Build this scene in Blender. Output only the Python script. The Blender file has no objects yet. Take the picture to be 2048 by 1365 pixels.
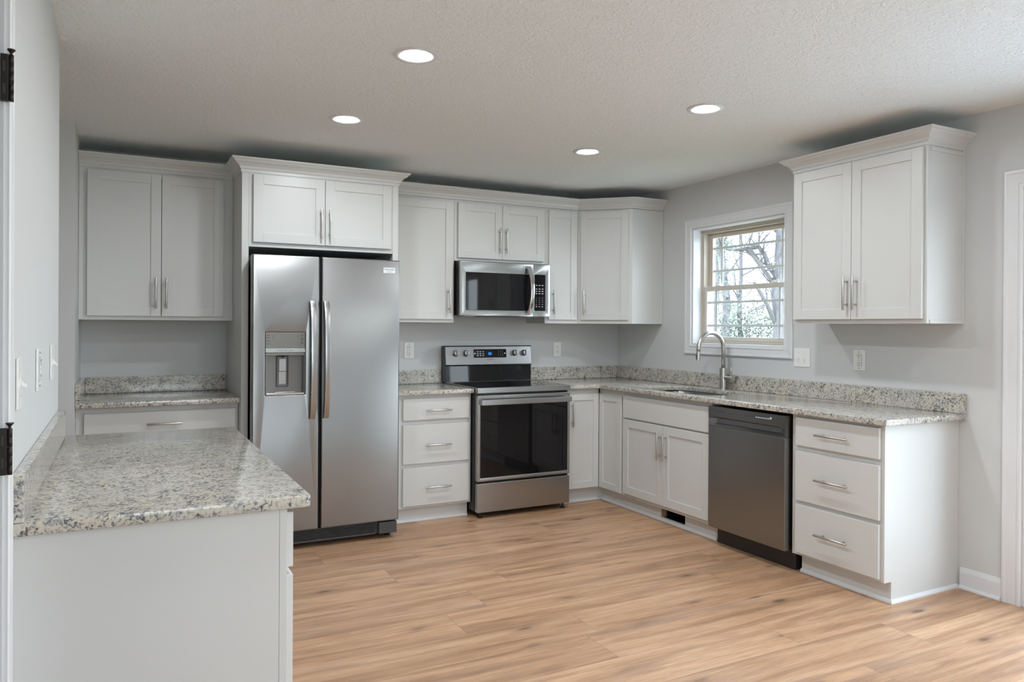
import bpy, bmesh, math, random
from mathutils import Vector, Matrix, noise

SC = bpy.context.scene
COL = SC.collection
PI = math.pi

# ---------------------------------------------------------------- camera
W_PX, H_PX = 2048, 1365
cam_d = bpy.data.cameras.new('camera')
cam_d.sensor_width = 36.0
cam_d.lens = 1503.4 / W_PX * 36.0
cam_d.shift_y = -(682.5 - 658.06) / W_PX
cam_d.clip_start = 0.02
cam_d.clip_end = 500
cam = bpy.data.objects.new('camera', cam_d)
COL.objects.link(cam)
yaw, pitch, roll = -0.4812, -0.0026, 0.0058
fw = Vector((-math.sin(yaw), math.cos(yaw), 0))
rt = Vector((math.cos(yaw), math.sin(yaw), 0))
up = Vector((0, 0, 1))
f2 = fw * math.cos(pitch) + up * math.sin(pitch)
u2 = up * math.cos(pitch) - fw * math.sin(pitch)
r3 = rt * math.cos(roll) + u2 * math.sin(roll)
u3 = u2 * math.cos(roll) - rt * math.sin(roll)
M = Matrix((r3, u3, -f2)).transposed().to_4x4()
M.translation = Vector((-3.9165, -5.4717, 1.3537))
cam.matrix_world = M
SC.camera = cam

# ---------------------------------------------------------------- exposure, sky, daylight
SC.view_settings.view_transform = 'Standard'
SC.view_settings.look = 'None'
SC.view_settings.gamma = 1.0
SC.view_settings.use_curve_mapping = False
SC.view_settings.exposure = 0.71
cy = SC.cycles
cy.use_denoising = True
cy.max_bounces = 12
cy.diffuse_bounces = 8
cy.glossy_bounces = 5
cy.transmission_bounces = 6
cy.transparent_max_bounces = 12
cy.sample_clamp_indirect = 6.0
cy.caustics_reflective = False
cy.caustics_refractive = False
cy.blur_glossy = 0.5

SKY = 6.0
LED = 172.0
world = bpy.data.worlds.new('overcast_sky')
SC.world = world
world.use_nodes = True
nt = world.node_tree
bg = nt.nodes['Background']
tc = nt.nodes.new('ShaderNodeTexCoord')
sp = nt.nodes.new('ShaderNodeSeparateXYZ')
rp = nt.nodes.new('ShaderNodeValToRGB')
rp.color_ramp.elements[0].position = 0.0
rp.color_ramp.elements[0].color = (0.85, 0.935, 1.0, 1)
rp.color_ramp.elements[1].position = 1.0
rp.color_ramp.elements[1].color = (0.64, 0.81, 1.0, 1)
nt.links.new(tc.outputs['Generated'], sp.inputs[0])
nt.links.new(sp.outputs['Z'], rp.inputs[0])
nt.links.new(rp.outputs[0], bg.inputs[0])
bg.inputs[1].default_value = SKY


def portal(name, loc, rot, sx, sy):
    l = bpy.data.lights.new(name, 'AREA')
    l.shape = 'RECTANGLE'
    l.size, l.size_y = sx, sy
    l.cycles.is_portal = True
    o = bpy.data.objects.new(name, l)
    o.location = loc
    o.rotation_euler = rot
    COL.objects.link(o)


CEIL = 2.466
# window above the sink, patio door right, added window behind the camera
portal('sink_window_daylight', (0.17, -1.43, 1.67), (0, PI / 2, 0), 0.89, 0.91)
portal('patio_door_daylight', (0.17, -4.386, 1.03), (0, PI / 2, 0), 2.05, 2.02)
portal('added_window_daylight', (-3.30, -7.13, 1.325), (PI / 2, 0, 0), 1.1, 1.75)


# ---------------------------------------------------------------- materials
def mat(name, color=(.8, .8, .8), rough=.5, metal=0.0, spec=.5, coat=0.0, emit=None, estr=0.0):
    m = bpy.data.materials.new(name)
    m.use_nodes = True
    b = m.node_tree.nodes['Principled BSDF']
    b.inputs['Base Color'].default_value = (*color, 1)
    b.inputs['Roughness'].default_value = rough
    b.inputs['Metallic'].default_value = metal
    b.inputs['Specular IOR Level'].default_value = spec
    b.inputs['Coat Weight'].default_value = coat
    if emit:
        b.inputs['Emission Color'].default_value = (*emit, 1)
        b.inputs['Emission Strength'].default_value = estr
    return m


class NT:
    """small helper for building node trees"""
    def __init__(s, m):
        s.t = m.node_tree
        s.b = s.t.nodes['Principled BSDF']

    def n(s, typ, **kw):
        x = s.t.nodes.new(typ)
        for k, v in kw.items():
            setattr(x, k, v)
        return x

    def l(s, a, b):
        s.t.links.new(a, b)

    def math(s, op, a, b=None, c=None):
        x = s.n('ShaderNodeMath', operation=op)
        for i, v in enumerate((a, b, c)):
            if v is None:
                continue
            if isinstance(v, (int, float)):
                x.inputs[i].default_value = v
            else:
                s.l(v, x.inputs[i])
        return x.outputs[0]

    def ramp(s, fac, stops, interp='LINEAR'):
        x = s.n('ShaderNodeValToRGB')
        cr = x.color_ramp
        cr.interpolation = interp
        while len(cr.elements) < len(stops):
            cr.elements.new(0.5)
        for e, (p, c) in zip(cr.elements, stops):
            e.position = p
            e.color = (*c, 1) if len(c) == 3 else c
        s.l(fac, x.inputs[0])
        return x.outputs[0]

    def mix(s, fac, a, b, blend='MIX'):
        x = s.n('ShaderNodeMix', data_type='RGBA', blend_type=blend)
        for sock, v in ((x.inputs[0], fac), (x.inputs[6], a), (x.inputs[7], b)):
            if isinstance(v, (int, float)):
                sock.default_value = v
            elif isinstance(v, tuple):
                sock.default_value = (*v, 1)
            else:
                s.l(v, sock)
        return x.outputs[2]

    def pos(s, scale=(1, 1, 1), rot=(0, 0, 0)):
        g = s.n('ShaderNodeNewGeometry')
        mp = s.n('ShaderNodeMapping')
        mp.inputs['Scale'].default_value = scale
        mp.inputs['Rotation'].default_value = rot
        s.l(g.outputs['Position'], mp.inputs[0])
        return mp.outputs[0]

    def noise(s, vec, scale, detail=2.0, rough=.5, dist=0.0):
        x = s.n('ShaderNodeTexNoise')
        x.inputs['Scale'].default_value = scale
        x.inputs['Detail'].default_value = detail
        x.inputs['Roughness'].default_value = rough
        x.inputs['Distortion'].default_value = dist
        s.l(vec, x.inputs['Vector'])
        return x.outputs['Fac']

    def bump(s, h, strength, dist=0.001):
        x = s.n('ShaderNodeBump')
        x.inputs['Strength'].default_value = strength
        x.inputs['Distance'].default_value = dist
        s.l(h, x.inputs['Height'])
        s.l(x.outputs[0], s.b.inputs['Normal'])


MAT = {}
MAT['wall'] = mat('wall_paint', (0.60, 0.607, 0.607), .55, spec=.3)
k = NT(MAT['wall']); k.bump(k.noise(k.pos(), 260, 3), .08, .001)
MAT['ceiling'] = mat('ceiling_texture', (0.84, 0.875, 0.875), .75, spec=.25)
k = NT(MAT['ceiling'])
p_ = k.pos()
h1 = k.ramp(k.noise(p_, 46, 3, .55, 1.2), [(.42, (0, 0, 0)), (.62, (1, 1, 1))])
k.bump(h1, .75, .003)
MAT['paint'] = mat('cabinet_paint', (0.62, 0.625, 0.613), .34, spec=.45)
k = NT(MAT['paint']); k.bump(k.noise(k.pos(), 180, 2), .03, .001)
MAT['trim'] = mat('trim_paint', (0.71, 0.72, 0.735), .32, spec=.45)
MAT['liner'] = MAT['trim']
MAT['nickel'] = mat('satin_nickel', (0.58, 0.56, 0.53), .28, 1.0)
MAT['chrome'] = mat('polished_steel', (0.72, 0.72, 0.72), .10, 1.0)
MAT['black'] = mat('black_plastic', (0.018, 0.018, 0.019), .35)
MAT['charcoal'] = mat('charcoal_plastic', (0.06, 0.062, 0.066), .38)
MAT['glass_black'] = mat('black_glass', (0.006, 0.006, 0.007), .035, spec=.38)
MAT['white_plastic'] = mat('white_plastic', (0.80, 0.80, 0.78), .3)
MAT['slot'] = mat('dark_slot', (0.05, 0.045, 0.04), .6)
MAT['bronze'] = mat('dark_bronze', (0.035, 0.03, 0.028), .42, .6)
MAT['vinyl'] = mat('tan_vinyl', (0.54, 0.485, 0.41), .4)
MAT['vinyl_light'] = mat('pale_vinyl', (0.60, 0.565, 0.51), .4)
MAT['grille'] = mat('grille_bars', (0.60, 0.64, 0.63), .4)
MAT['raw'] = mat('raw_particle_board', (0.40, 0.27, 0.16), .8)
MAT['ink'] = mat('dark_lettering', (0.05, 0.055, 0.065), .5)
MAT['pale_ink'] = mat('pale_lettering', (0.55, 0.56, 0.58), .5)
MAT['badge'] = mat('silver_badge', (0.80, 0.84, 0.86), .25, .3)
MAT['led_lens'] = mat('led_lens', (1, 1, 1), .4, emit=(0.90, 0.955, 1.0), estr=LED)
MAT['blue_led'] = mat('blue_digits', (0, .1, .4), .4, emit=(0.02, 0.22, 0.85), estr=1.3)
MAT['blue_ink'] = mat('blue_key', (0.12, .22, .5), .4)
MAT['red_ink'] = mat('red_key', (0.45, .14, .12), .4)
MAT['panel_pale'] = mat('dispenser_label_strip', (0.42, 0.47, 0.47), .28, .3)
MAT['panel_grey'] = mat('dispenser_panel_grey', (0.20, 0.195, 0.185), .33, .55)


def steel(name, col, rough, aniso, axis='Z', brush=(6, 6, 900)):
    m = mat(name, col, rough, 1.0)
    k = NT(m)
    k.b.inputs['Anisotropic'].default_value = aniso
    t = k.n('ShaderNodeTangent', direction_type='RADIAL', axis=axis)
    k.l(t.outputs[0], k.b.inputs['Tangent'])
    nz = k.noise(k.pos(brush), 1.0, 3, .6)
    r = k.n('ShaderNodeMapRange')
    r.inputs[3].default_value = rough - .006
    r.inputs[4].default_value = rough + .006
    k.l(nz, r.inputs[0]); k.l(r.outputs[0], k.b.inputs['Roughness'])
    wob = k.noise(k.pos(), 2.2, 1, .4)
    k.bump(wob, .16 if name == 'brushed_stainless' else .02, .02)
    return m


MAT['steel'] = steel('brushed_stainless', (0.30, 0.30, 0.298), .29, .45)
MAT['steel_bright'] = steel('brushed_stainless_bright', (0.39, 0.39, 0.385), .25, .3)
MAT['steel_dark'] = steel('dark_control_steel', (0.24, 0.245, 0.25), .30, .4)

# granite: cream ground, pale grey patches, blue-grey and brown-black crystals
m = MAT['granite'] = mat('speckled_granite', (.6, .57, .5), .12, spec=.5)
k = NT(m)
p0 = k.pos()
n1 = k.noise(p0, 105, 5, .62, .6)
n2 = k.noise(p0, 26, 4, .6, .4)
f = k.math('ADD', k.math('MULTIPLY', n1, .70), k.math('MULTIPLY', n2, .30))
base = k.ramp(f, [(.38, (.085, .09, .105)), (.43, (.175, .178, .19)), (.468, (.35, .342, .33)), (.497, (.52, .475, .395)), (.56, (.61, .56, .465)), (.62, (.56, .53, .47))])
patch = k.ramp(k.noise(p0, 7, 3, .6), [(.42, (0, 0, 0)), (.62, (1, 1, 1))])
col = k.mix(k.math('MULTIPLY', patch, .40), base, (.50, .49, .475))
blk = k.ramp(k.noise(p0, 62, 4, .6, .8), [(.60, (0, 0, 0)), (.65, (1, 1, 1))])
col = k.mix(blk, col, (.085, .09, .105))
brn = k.ramp(k.noise(p0, 44, 2, .5, .5), [(.715, (0, 0, 0)), (.735, (1, 1, 1))])
col = k.mix(brn, col, (.16, .075, .055))
k.l(col, k.b.inputs['Base Color'])

# floor: oak planks running along x, 0.25 wide
m = MAT['floor'] = mat('oak_plank_floor', (.45, .3, .2), .40, spec=.6)
k = NT(m)
g = k.n('ShaderNodeNewGeometry'); s = k.n('ShaderNodeSeparateXYZ'); k.l(g.outputs['Position'], s.inputs[0])
X, Y = s.outputs[0], s.outputs[1]
PW, PL = .125 * 2, 1.52
row = k.math('FLOOR', k.math('DIVIDE', k.math('ADD', Y, 20.95), PW))
fy = k.math('FRACT', k.math('DIVIDE', k.math('ADD', Y, 20.95), PW))
wr = k.n('ShaderNodeTexWhiteNoise', noise_dimensions='1D'); k.l(row, wr.inputs['W'])
xo = k.math('ADD', k.math('DIVIDE', k.math('ADD', X, 30), PL), wr.outputs['Value'])
colm = k.math('FLOOR', xo)
fx = k.math('FRACT', xo)
cb = k.n('ShaderNodeCombineXYZ'); k.l(row, cb.inputs[0]); k.l(colm, cb.inputs[1])
wp = k.n('ShaderNodeTexWhiteNoise', noise_dimensions='3D'); k.l(cb.outputs[0], wp.inputs['Vector'])
rnd = wp.outputs['Value']
sc_ = k.n('ShaderNodeVectorMath', operation='SCALE'); sc_.inputs['Scale'].default_value = 37.0
k.l(wp.outputs['Color'], sc_.inputs[0])
pv = k.n('ShaderNodeVectorMath', operation='ADD'); k.l(g.outputs['Position'], pv.inputs[0]); k.l(sc_.outputs[0], pv.inputs[1])


def stretched(sx, sy):
    mp = k.n('ShaderNodeMapping'); mp.inputs['Scale'].default_value = (sx, sy, 1)
    k.l(pv.outputs[0], mp.inputs[0]); return mp.outputs[0]


grain = k.noise(stretched(2.6, 58), 1.0, 7, .72, 1.4)
band = k.noise(stretched(.75, 10), 1.0, 4, .6, 1.0)
fine = k.noise(stretched(9, 420), 1.0, 3, .7)
t = k.math('ADD', k.math('MULTIPLY', band, .62), k.math('MULTIPLY', grain, .38))
wood = k.ramp(t, [(.31, (.19, .10, .056)), (.42, (.39, .215, .117)), (.53, (.555, .33, .193)), (.67, (.68, .445, .288))])
tint = k.ramp(rnd, [(0, (.89, .88, .87)), (.5, (1, 1, 1)), (1, (1.06, 1.06, 1.05))])
wood = k.mix(1.0, wood, tint, 'MULTIPLY')
wood = k.mix(k.ramp(fine, [(.46, (0, 0, 0)), (.64, (.5, .5, .5))]), wood, (.25, .155, .10))
greyb = k.ramp(k.noise(stretched(.8, 7), 1.3, 2, .5, .4), [(.56, (0, 0, 0)), (.74, (1, 1, 1))])
wood = k.mix(k.math('MULTIPLY', greyb, .62), wood, (.25, .165, .12))
vk = k.n('ShaderNodeTexVoronoi'); vk.inputs['Scale'].default_value = 1.0
k.l(stretched(2.7, 8.0), vk.inputs['Vector'])
dk = k.math('ADD', vk.outputs['Distance'], k.math('MULTIPLY', k.noise(stretched(9, 30), 1, 2), .16))
knot = k.ramp(dk, [(.14, (1, 1, 1)), (.185, (.6, .6, .6)), (.24, (.28, .28, .28)), (.40, (0, 0, 0))])
sck = k.n('ShaderNodeSeparateColor'); k.l(vk.outputs['Color'], sck.inputs[0])
knot = k.math('MULTIPLY', knot, k.ramp(sck.outputs[0], [(.25, (.1, .1, .1)), (.65, (1, 1, 1))]))
wood = k.mix(k.math('MULTIPLY', knot, .88), wood, (.11, .065, .045))
ey = k.math('MINIMUM', fy, k.math('SUBTRACT', 1, fy))
ex = k.math('MINIMUM', fx, k.math('SUBTRACT', 1, fx))
seam = k.math('MINIMUM', k.math('MULTIPLY', ey, PW), k.math('MULTIPLY', ex, PL))
sm = k.ramp(seam, [(.0, (1, 1, 1)), (.0016, (.7, .7, .7)), (.0026, (0, 0, 0))])
wood = k.mix(k.math('MULTIPLY', sm, .38), wood, (.16, .10, .065))
k.l(wood, k.b.inputs['Base Color'])
rr = k.n('ShaderNodeMapRange'); rr.inputs[3].default_value = .36; rr.inputs[4].default_value = .48
k.l(grain, rr.inputs[0]); k.l(rr.outputs[0], k.b.inputs['Roughness'])
k.bump(k.math('SUBTRACT', k.math('MULTIPLY', grain, .4), sm), .10, .001)

# window glass: thin pane that lets the daylight through
m = MAT['pane'] = bpy.data.materials.new('window_glass')
m.use_nodes = True
t_ = m.node_tree
t_.nodes.remove(t_.nodes['Principled BSDF'])
tr = t_.nodes.new('ShaderNodeBsdfTransparent'); tr.inputs[0].default_value = (.955, .965, .97, 1)
gl = t_.nodes.new('ShaderNodeBsdfGlossy'); gl.inputs['Roughness'].default_value = 0.0
fr = t_.nodes.new('ShaderNodeFresnel')
gb = t_.nodes.new('ShaderNodeNewGeometry')
mr = t_.nodes.new('ShaderNodeMapRange')
mr.inputs[3].default_value = 1.40; mr.inputs[4].default_value = 1 / 1.40
t_.links.new(gb.outputs['Backfacing'], mr.inputs[0]); t_.links.new(mr.outputs[0], fr.inputs[0])
ms = t_.nodes.new('ShaderNodeMixShader')
t_.links.new(fr.outputs[0], ms.inputs[0]); t_.links.new(tr.outputs[0], ms.inputs[1])
t_.links.new(gl.outputs[0], ms.inputs[2]); t_.links.new(ms.outputs[0], t_.nodes['Material Output'].inputs[0])

m = MAT['bark'] = mat('tree_bark', (.30, .27, .27), .9)
k = NT(m)
k.l(k.ramp(k.noise(k.pos((7, 7, 1.6)), 2.0, 4, .65), [(.3, (.09, .086, .095)), (.6, (.17, .16, .17)), (.8, (.23, .22, .225))]), k.b.inputs['Base Color'])
MAT['twig'] = mat('twig_bark', (.12, .112, .12), .9)
MAT['ivy'] = mat('ivy_leaf', (.115, .155, .115), .6)
MAT['dry_leaf'] = mat('dry_leaf', (.22, .175, .155), .7)
m = MAT['grass'] = mat('lawn_grass', (.22, .27, .12), .9)
k = NT(m)
k.l(k.ramp(k.noise(k.pos(), 3.0, 5, .7), [(.3, (.17, .20, .11)), (.55, (.33, .34, .22)), (.75, (.46, .41, .33))]), k.b.inputs['Base Color'])


# ---------------------------------------------------------------- geometry helpers
def tag(o, label, cat, group=None):
    o['label'] = label
    o['category'] = cat
    if group:
        o['group'] = group
    return o


def thing(name, label, cat, loc=(0, 0, 0), group=None):
    o = bpy.data.objects.new(name, None)
    o.empty_display_size = .1
    o.location = loc
    COL.objects.link(o)
    return tag(o, label, cat, group)


def wloc(o):
    v = Vector((0, 0, 0))
    while o:
        v += o.location
        o = o.parent
    return v


class F:
    """local frame on a wall run: u along the run, v up, n out of the front"""
    def __init__(s, o, u, n):
        s.o, s.u, s.n = Vector(o), Vector(u).normalized(), Vector(n).normalized()

    def __call__(s, u, v, n):
        return s.o + s.u * u + Vector((0, 0, v)) + s.n * n


WORLD = F((0, 0, 0), (1, 0, 0), (0, 1, 0))       # u=x, n=y, v=z
BACK = F((0, 0, 0), (1, 0, 0), (0, -1, 0))       # u = x, n = distance from back wall
RIGHT = F((0, 0, 0), (0, -1, 0), (-1, 0, 0))     # u = -y, n = distance from right wall
PEN = F((-4.128, 0, 0), (0, 1, 0), (1, 0, 0))    # u = y, n = distance from left wall


class MB:
    def __init__(s):
        s.bm = bmesh.new()

    def face(s, pts):
        vs = [s.bm.verts.new(p) for p in pts]
        return s.bm.faces.new(vs)

    def box(s, fr, u0, u1, v0, v1, n0, n1):
        P = [s.bm.verts.new(fr(u, v, n)) for u in (u0, u1) for v in (v0, v1) for n in (n0, n1)]
        for q in ((0, 1, 3, 2), (4, 6, 7, 5), (0, 4, 5, 1), (2, 3, 7, 6), (0, 2, 6, 4), (1, 5, 7, 3)):
            s.bm.faces.new([P[i] for i in q])
        return s

    def wbox(s, x0, x1, y0, y1, z0, z1):
        return s.box(WORLD, x0, x1, z0, z1, y0, y1)

    def tube(s, pts, rad, seg=12, cap=True, squash=None):
        """tube through points; rad is a number or one per point"""
        pts = [Vector(p) for p in pts]
        rs = rad if isinstance(rad, (list, tuple)) else [rad] * len(pts)
        rings = []
        ref = None
        for i, p in enumerate(pts):
            d = (pts[min(i + 1, len(pts) - 1)] - pts[max(i - 1, 0)]).normalized()
            if ref is None:
                a = Vector((0, 0, 1)) if abs(d.z) < .9 else Vector((1, 0, 0))
                ref = d.cross(a).normalized()
            ref = (ref - d * ref.dot(d)).normalized()
            b = d.cross(ref)
            rings.append([s.bm.verts.new(p + (ref * math.cos(2 * PI * j / seg) + b * math.sin(2 * PI * j / seg)) * rs[i]) for j in range(seg)])
        for a, b in zip(rings, rings[1:]):
            for j in range(seg):
                f = s.bm.faces.new((a[j], a[(j + 1) % seg], b[(j + 1) % seg], b[j]))
                f.smooth = True
        if cap:
            s.bm.faces.new(rings[0][::-1]); s.bm.faces.new(rings[-1])
        return s

    def lathe(s, c, ax, prof, seg=32, ref=None):
        """profile of (radius, height along ax) around axis ax through c"""
        c, ax = Vector(c), Vector(ax).normalized()
        a = ax.orthogonal().normalized() if ref is None else Vector(ref)
        b = ax.cross(a)
        rings = []
        for r, h in prof:
            if r < 1e-6:
                rings.append([s.bm.verts.new(c + ax * h)])
            else:
                rings.append([s.bm.verts.new(c + ax * h + (a * math.cos(2 * PI * j / seg) + b * math.sin(2 * PI * j / seg)) * r) for j in range(seg)])
        for p, q in zip(rings, rings[1:]):
            for j in range(seg):
                if len(p) == 1 and len(q) == 1:
                    continue
                if len(p) == 1:
                    s.bm.faces.new((p[0], q[j], q[(j + 1) % seg]))
                elif len(q) == 1:
                    s.bm.faces.new((p[j], p[(j + 1) % seg], q[0]))
                else:
                    s.bm.faces.new((p[j], p[(j + 1) % seg], q[(j + 1) % seg], q[j]))
        return s

    def prism(s, fr, poly, u0, u1):
        """polygon of (n, v) extruded along u"""
        a = [s.bm.verts.new(fr(u0, v, n)) for n, v in poly]
        b = [s.bm.verts.new(fr(u1, v, n)) for n, v in poly]
        s.bm.faces.new(a[::-1]); s.bm.faces.new(b)
        for i in range(len(a)):
            j = (i + 1) % len(a)
            s.bm.faces.new((a[i], a[j], b[j], b[i]))
        return s

    def slab(s, poly, z0, z1):
        """horizontal polygon of (x, y) from z0 to z1"""
        a = [s.bm.verts.new((x, y, z0)) for x, y in poly]
        b = [s.bm.verts.new((x, y, z1)) for x, y in poly]
        s.bm.faces.new(a[::-1]); s.bm.faces.new(b)
        for i in range(len(a)):
            j = (i + 1) % len(a)
            s.bm.faces.new((a[i], a[j], b[j], b[i]))
        return s

    def sweep(s, fn, path, prof, closed=False):
        """closed profile of (offset to the left of travel, height) along a mitred 2-D path; fn maps (a, b, h)"""
        n = len(path)
        P = [Vector(p) for p in path]
        rings = []
        for i in range(n):
            d0 = (P[i] - P[i - 1]).normalized() if (i > 0 or closed) else None
            d1 = (P[(i + 1) % n] - P[i]).normalized() if (i < n - 1 or closed) else None
            d0 = d0 or d1
            d1 = d1 or d0
            n0, n1 = Vector((-d0.y, d0.x)), Vector((-d1.y, d1.x))
            mt = (n0 + n1)
            mt = mt / max(mt.dot(n0), 1e-6)
            rings.append([s.bm.verts.new(fn(P[i].x + mt.x * o, P[i].y + mt.y * o, h)) for o, h in prof])
        m_ = len(prof)
        for i in range(n if closed else n - 1):
            a, b = rings[i], rings[(i + 1) % n]
            for j in range(m_):
                s.bm.faces.new((a[j], a[(j + 1) % m_], b[(j + 1) % m_], b[j]))
        if not closed:
            s.bm.faces.new(rings[0]); s.bm.faces.new(rings[-1][::-1])
        return s

    def build(s, name, material, parent=None, bevel=0.0, seg=2, smooth=False, origin=None, normals=True):
        if normals:
            bmesh.ops.recalc_face_normals(s.bm, faces=s.bm.faces[:])
        if parent is None:
            if origin is None:
                xs = [v.co for v in s.bm.verts]
                lo = Vector((min(v.x for v in xs), min(v.y for v in xs), min(v.z for v in xs)))
                hi = Vector((max(v.x for v in xs), max(v.y for v in xs), max(v.z for v in xs)))
                origin = Vector(((lo.x + hi.x) / 2, (lo.y + hi.y) / 2, lo.z))
            off = Vector(origin)
        else:
            off = wloc(parent)
        bmesh.ops.translate(s.bm, verts=s.bm.verts[:], vec=-off)
        if smooth:
            for f in s.bm.faces:
                f.smooth = True
        me = bpy.data.meshes.new(name)
        s.bm.to_mesh(me)
        s.bm.free()
        o = bpy.data.objects.new(name, me)
        me.materials.append(MAT[material] if isinstance(material, str) else material)
        COL.objects.link(o)
        if parent is None:
            o.location = off
        else:
            o.parent = parent
        if smooth:
            me.set_sharp_from_angle(angle=math.radians(38))
        if bevel:
            b = o.modifiers.new('edge', 'BEVEL')
            b.width = bevel
            b.segments = seg
            b.limit_method = 'ANGLE'
            b.angle_limit = math.radians(35)
            b.harden_normals = False
        return o


def plate(fn, outer, holes, t0, t1, bev=0.0):
    """flat plate with holes: 2-D outlines filled by a curve, thickness t0..t1 mapped by fn(a, b, h); returns MB"""
    cu = bpy.data.curves.new('tmp', 'CURVE')
    cu.dimensions = '2D'
    cu.fill_mode = 'BOTH'
    cu.extrude = (t1 - t0) / 2 - bev
    cu.bevel_depth = bev
    cu.bevel_resolution = 2
    cu.offset = -bev
    for pts in [outer] + holes:
        sp_ = cu.splines.new('POLY')
        sp_.points.add(len(pts) - 1)
        for q, (a, b) in zip(sp_.points, pts):
            q.co = (a, b, 0, 1)
        sp_.use_cyclic_u = True
    ob = bpy.data.objects.new('tmp', cu)
    COL.objects.link(ob)
    me = ob.to_mesh()
    mb = MB()
    mb.bm.from_mesh(me)
    bmesh.ops.remove_doubles(mb.bm, verts=mb.bm.verts[:], dist=1e-5)
    ob.to_mesh_clear()
    COL.objects.unlink(ob)
    bpy.data.objects.remove(ob)
    bpy.data.curves.remove(cu)
    mid = (t0 + t1) / 2
    for v in mb.bm.verts:
        v.co = fn(v.co.x, v.co.y, mid + v.co.z)
    return mb


def rrect(u0, u1, v0, v1, r, seg=5):
    pts = []
    for cx, cy_, a0 in ((u1 - r, v1 - r, 0), (u0 + r, v1 - r, 90), (u0 + r, v0 + r, 180), (u1 - r, v0 + r, 270)):
        for i in range(seg + 1):
            a = math.radians(a0 + 90 * i / seg)
            pts.append((cx + r * math.cos(a), cy_ + r * math.sin(a)))
    return pts


def lettering(text, fr, u, v, n, size, material, parent, name='lettering', align='CENTER', flip=1):
    cu = bpy.data.curves.new('txt', 'FONT')
    cu.body = text
    cu.size = size
    cu.align_x = align
    cu.align_y = 'CENTER'
    cu.extrude = 0.0002
    ob = bpy.data.objects.new('txt', cu)
    COL.objects.link(ob)
    me = ob.to_mesh()
    mb = MB()
    mb.bm.from_mesh(me)
    ob.to_mesh_clear()
    COL.objects.unlink(ob)
    bpy.data.objects.remove(ob)
    bpy.data.curves.remove(cu)
    for q in mb.bm.verts:
        q.co = fr(u + q.co.x, v + q.co.y, n + q.co.z)
    return mb.build(name, material, parent)


# ---------------------------------------------------------------- the room
def struct(mb, name, material, bevel=0.0):
    o = mb.build(name, material, None, bevel)
    o['kind'] = 'structure'
    return o


YF = -7.05                     # front wall, behind the camera
struct(MB().wbox(-5.72, 0.24, YF - .12, 0.12, -.12, 0), 'floor', 'floor')
struct(MB().wbox(-5.72, 0.24, YF - .12, 0.12, CEIL, CEIL + .12), 'ceiling', 'ceiling')
struct(MB().wbox(-5.72, 0.24, 0.0, 0.12, 0.0, CEIL), 'wall_back', 'wall')

WY0, WY1, WZ0, WZ1 = -1.886, -.972, 1.225, 2.115           # window hole in the right wall
PY0, PY1, PZ1 = -5.40, -3.372, 2.06                        # patio door hole
b = MB()
b.wbox(0, .20, WY1, -.0005, 0, CEIL)
b.wbox(0, .20, PY1, WY0, 0, CEIL)
b.wbox(0, .20, WY0, WY1, 0, WZ0).wbox(0, .20, WY0, WY1, WZ1, CEIL)
b.wbox(0, .20, PY0, PY1, PZ1, CEIL)
b.wbox(0, .20, YF, PY0, 0, CEIL)
struct(b, 'wall_right', 'wall')
LX = -4.128
b = MB()
b.wbox(LX - .12, LX, -3.60, -2.05, 0, CEIL)
b.wbox(LX - .12, LX, -4.42, -3.60, 2.05, CEIL)
b.wbox(LX - .12, LX, YF, -4.42, 0, CEIL)
struct(b, 'wall_left', 'wall')
AX, AY = -4.135, -.70
struct(MB().wbox(-5.60, AX, AY, -.0005, 0, CEIL), 'wall_alcove', 'wall')
struct(MB().wbox(-5.72, -5.60, YF, -.0005, 0, CEIL).wbox(-5.60, LX - .12, -2.17, -2.05, 0, CEIL), 'wall_hall', 'wall')
b = MB()
FW0, FW1, FZ0, FZ1 = -3.85, -2.75, .45, 2.20
b.wbox(-5.72, FW0, YF - .12, YF, 0, CEIL).wbox(FW1, .20, YF - .12, YF, 0, CEIL)
b.wbox(FW0, FW1, YF - .12, YF, 0, FZ0).wbox(FW0, FW1, YF - .12, YF, FZ1, CEIL)
struct(b, 'wall_front', 'wall')

# casing profile (offset outward, projection)
CAS = [(0, 0), (0, .012), (.006, .016), (.014, .016), (.018, .012), (.050, .015), (.056, .018), (.066, .018), (.0705, .013), (.0705, 0)]


def casing(fr, u0, u1, v0, v1, name, closed=True, prof=CAS):
    fn = lambda a, b, h: fr(a, b, h + .0004)
    if closed:                    # walk clockwise so that left of travel is outside
        path = [(u0, v0), (u0, v1), (u1, v1), (u1, v0)]
        mb = MB().sweep(fn, path, prof, closed=True)
    else:
        path = [(u0, v0), (u0, v1), (u1, v1), (u1, v0)]
        mb = MB().sweep(fn, path, prof)
    return mb


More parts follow.
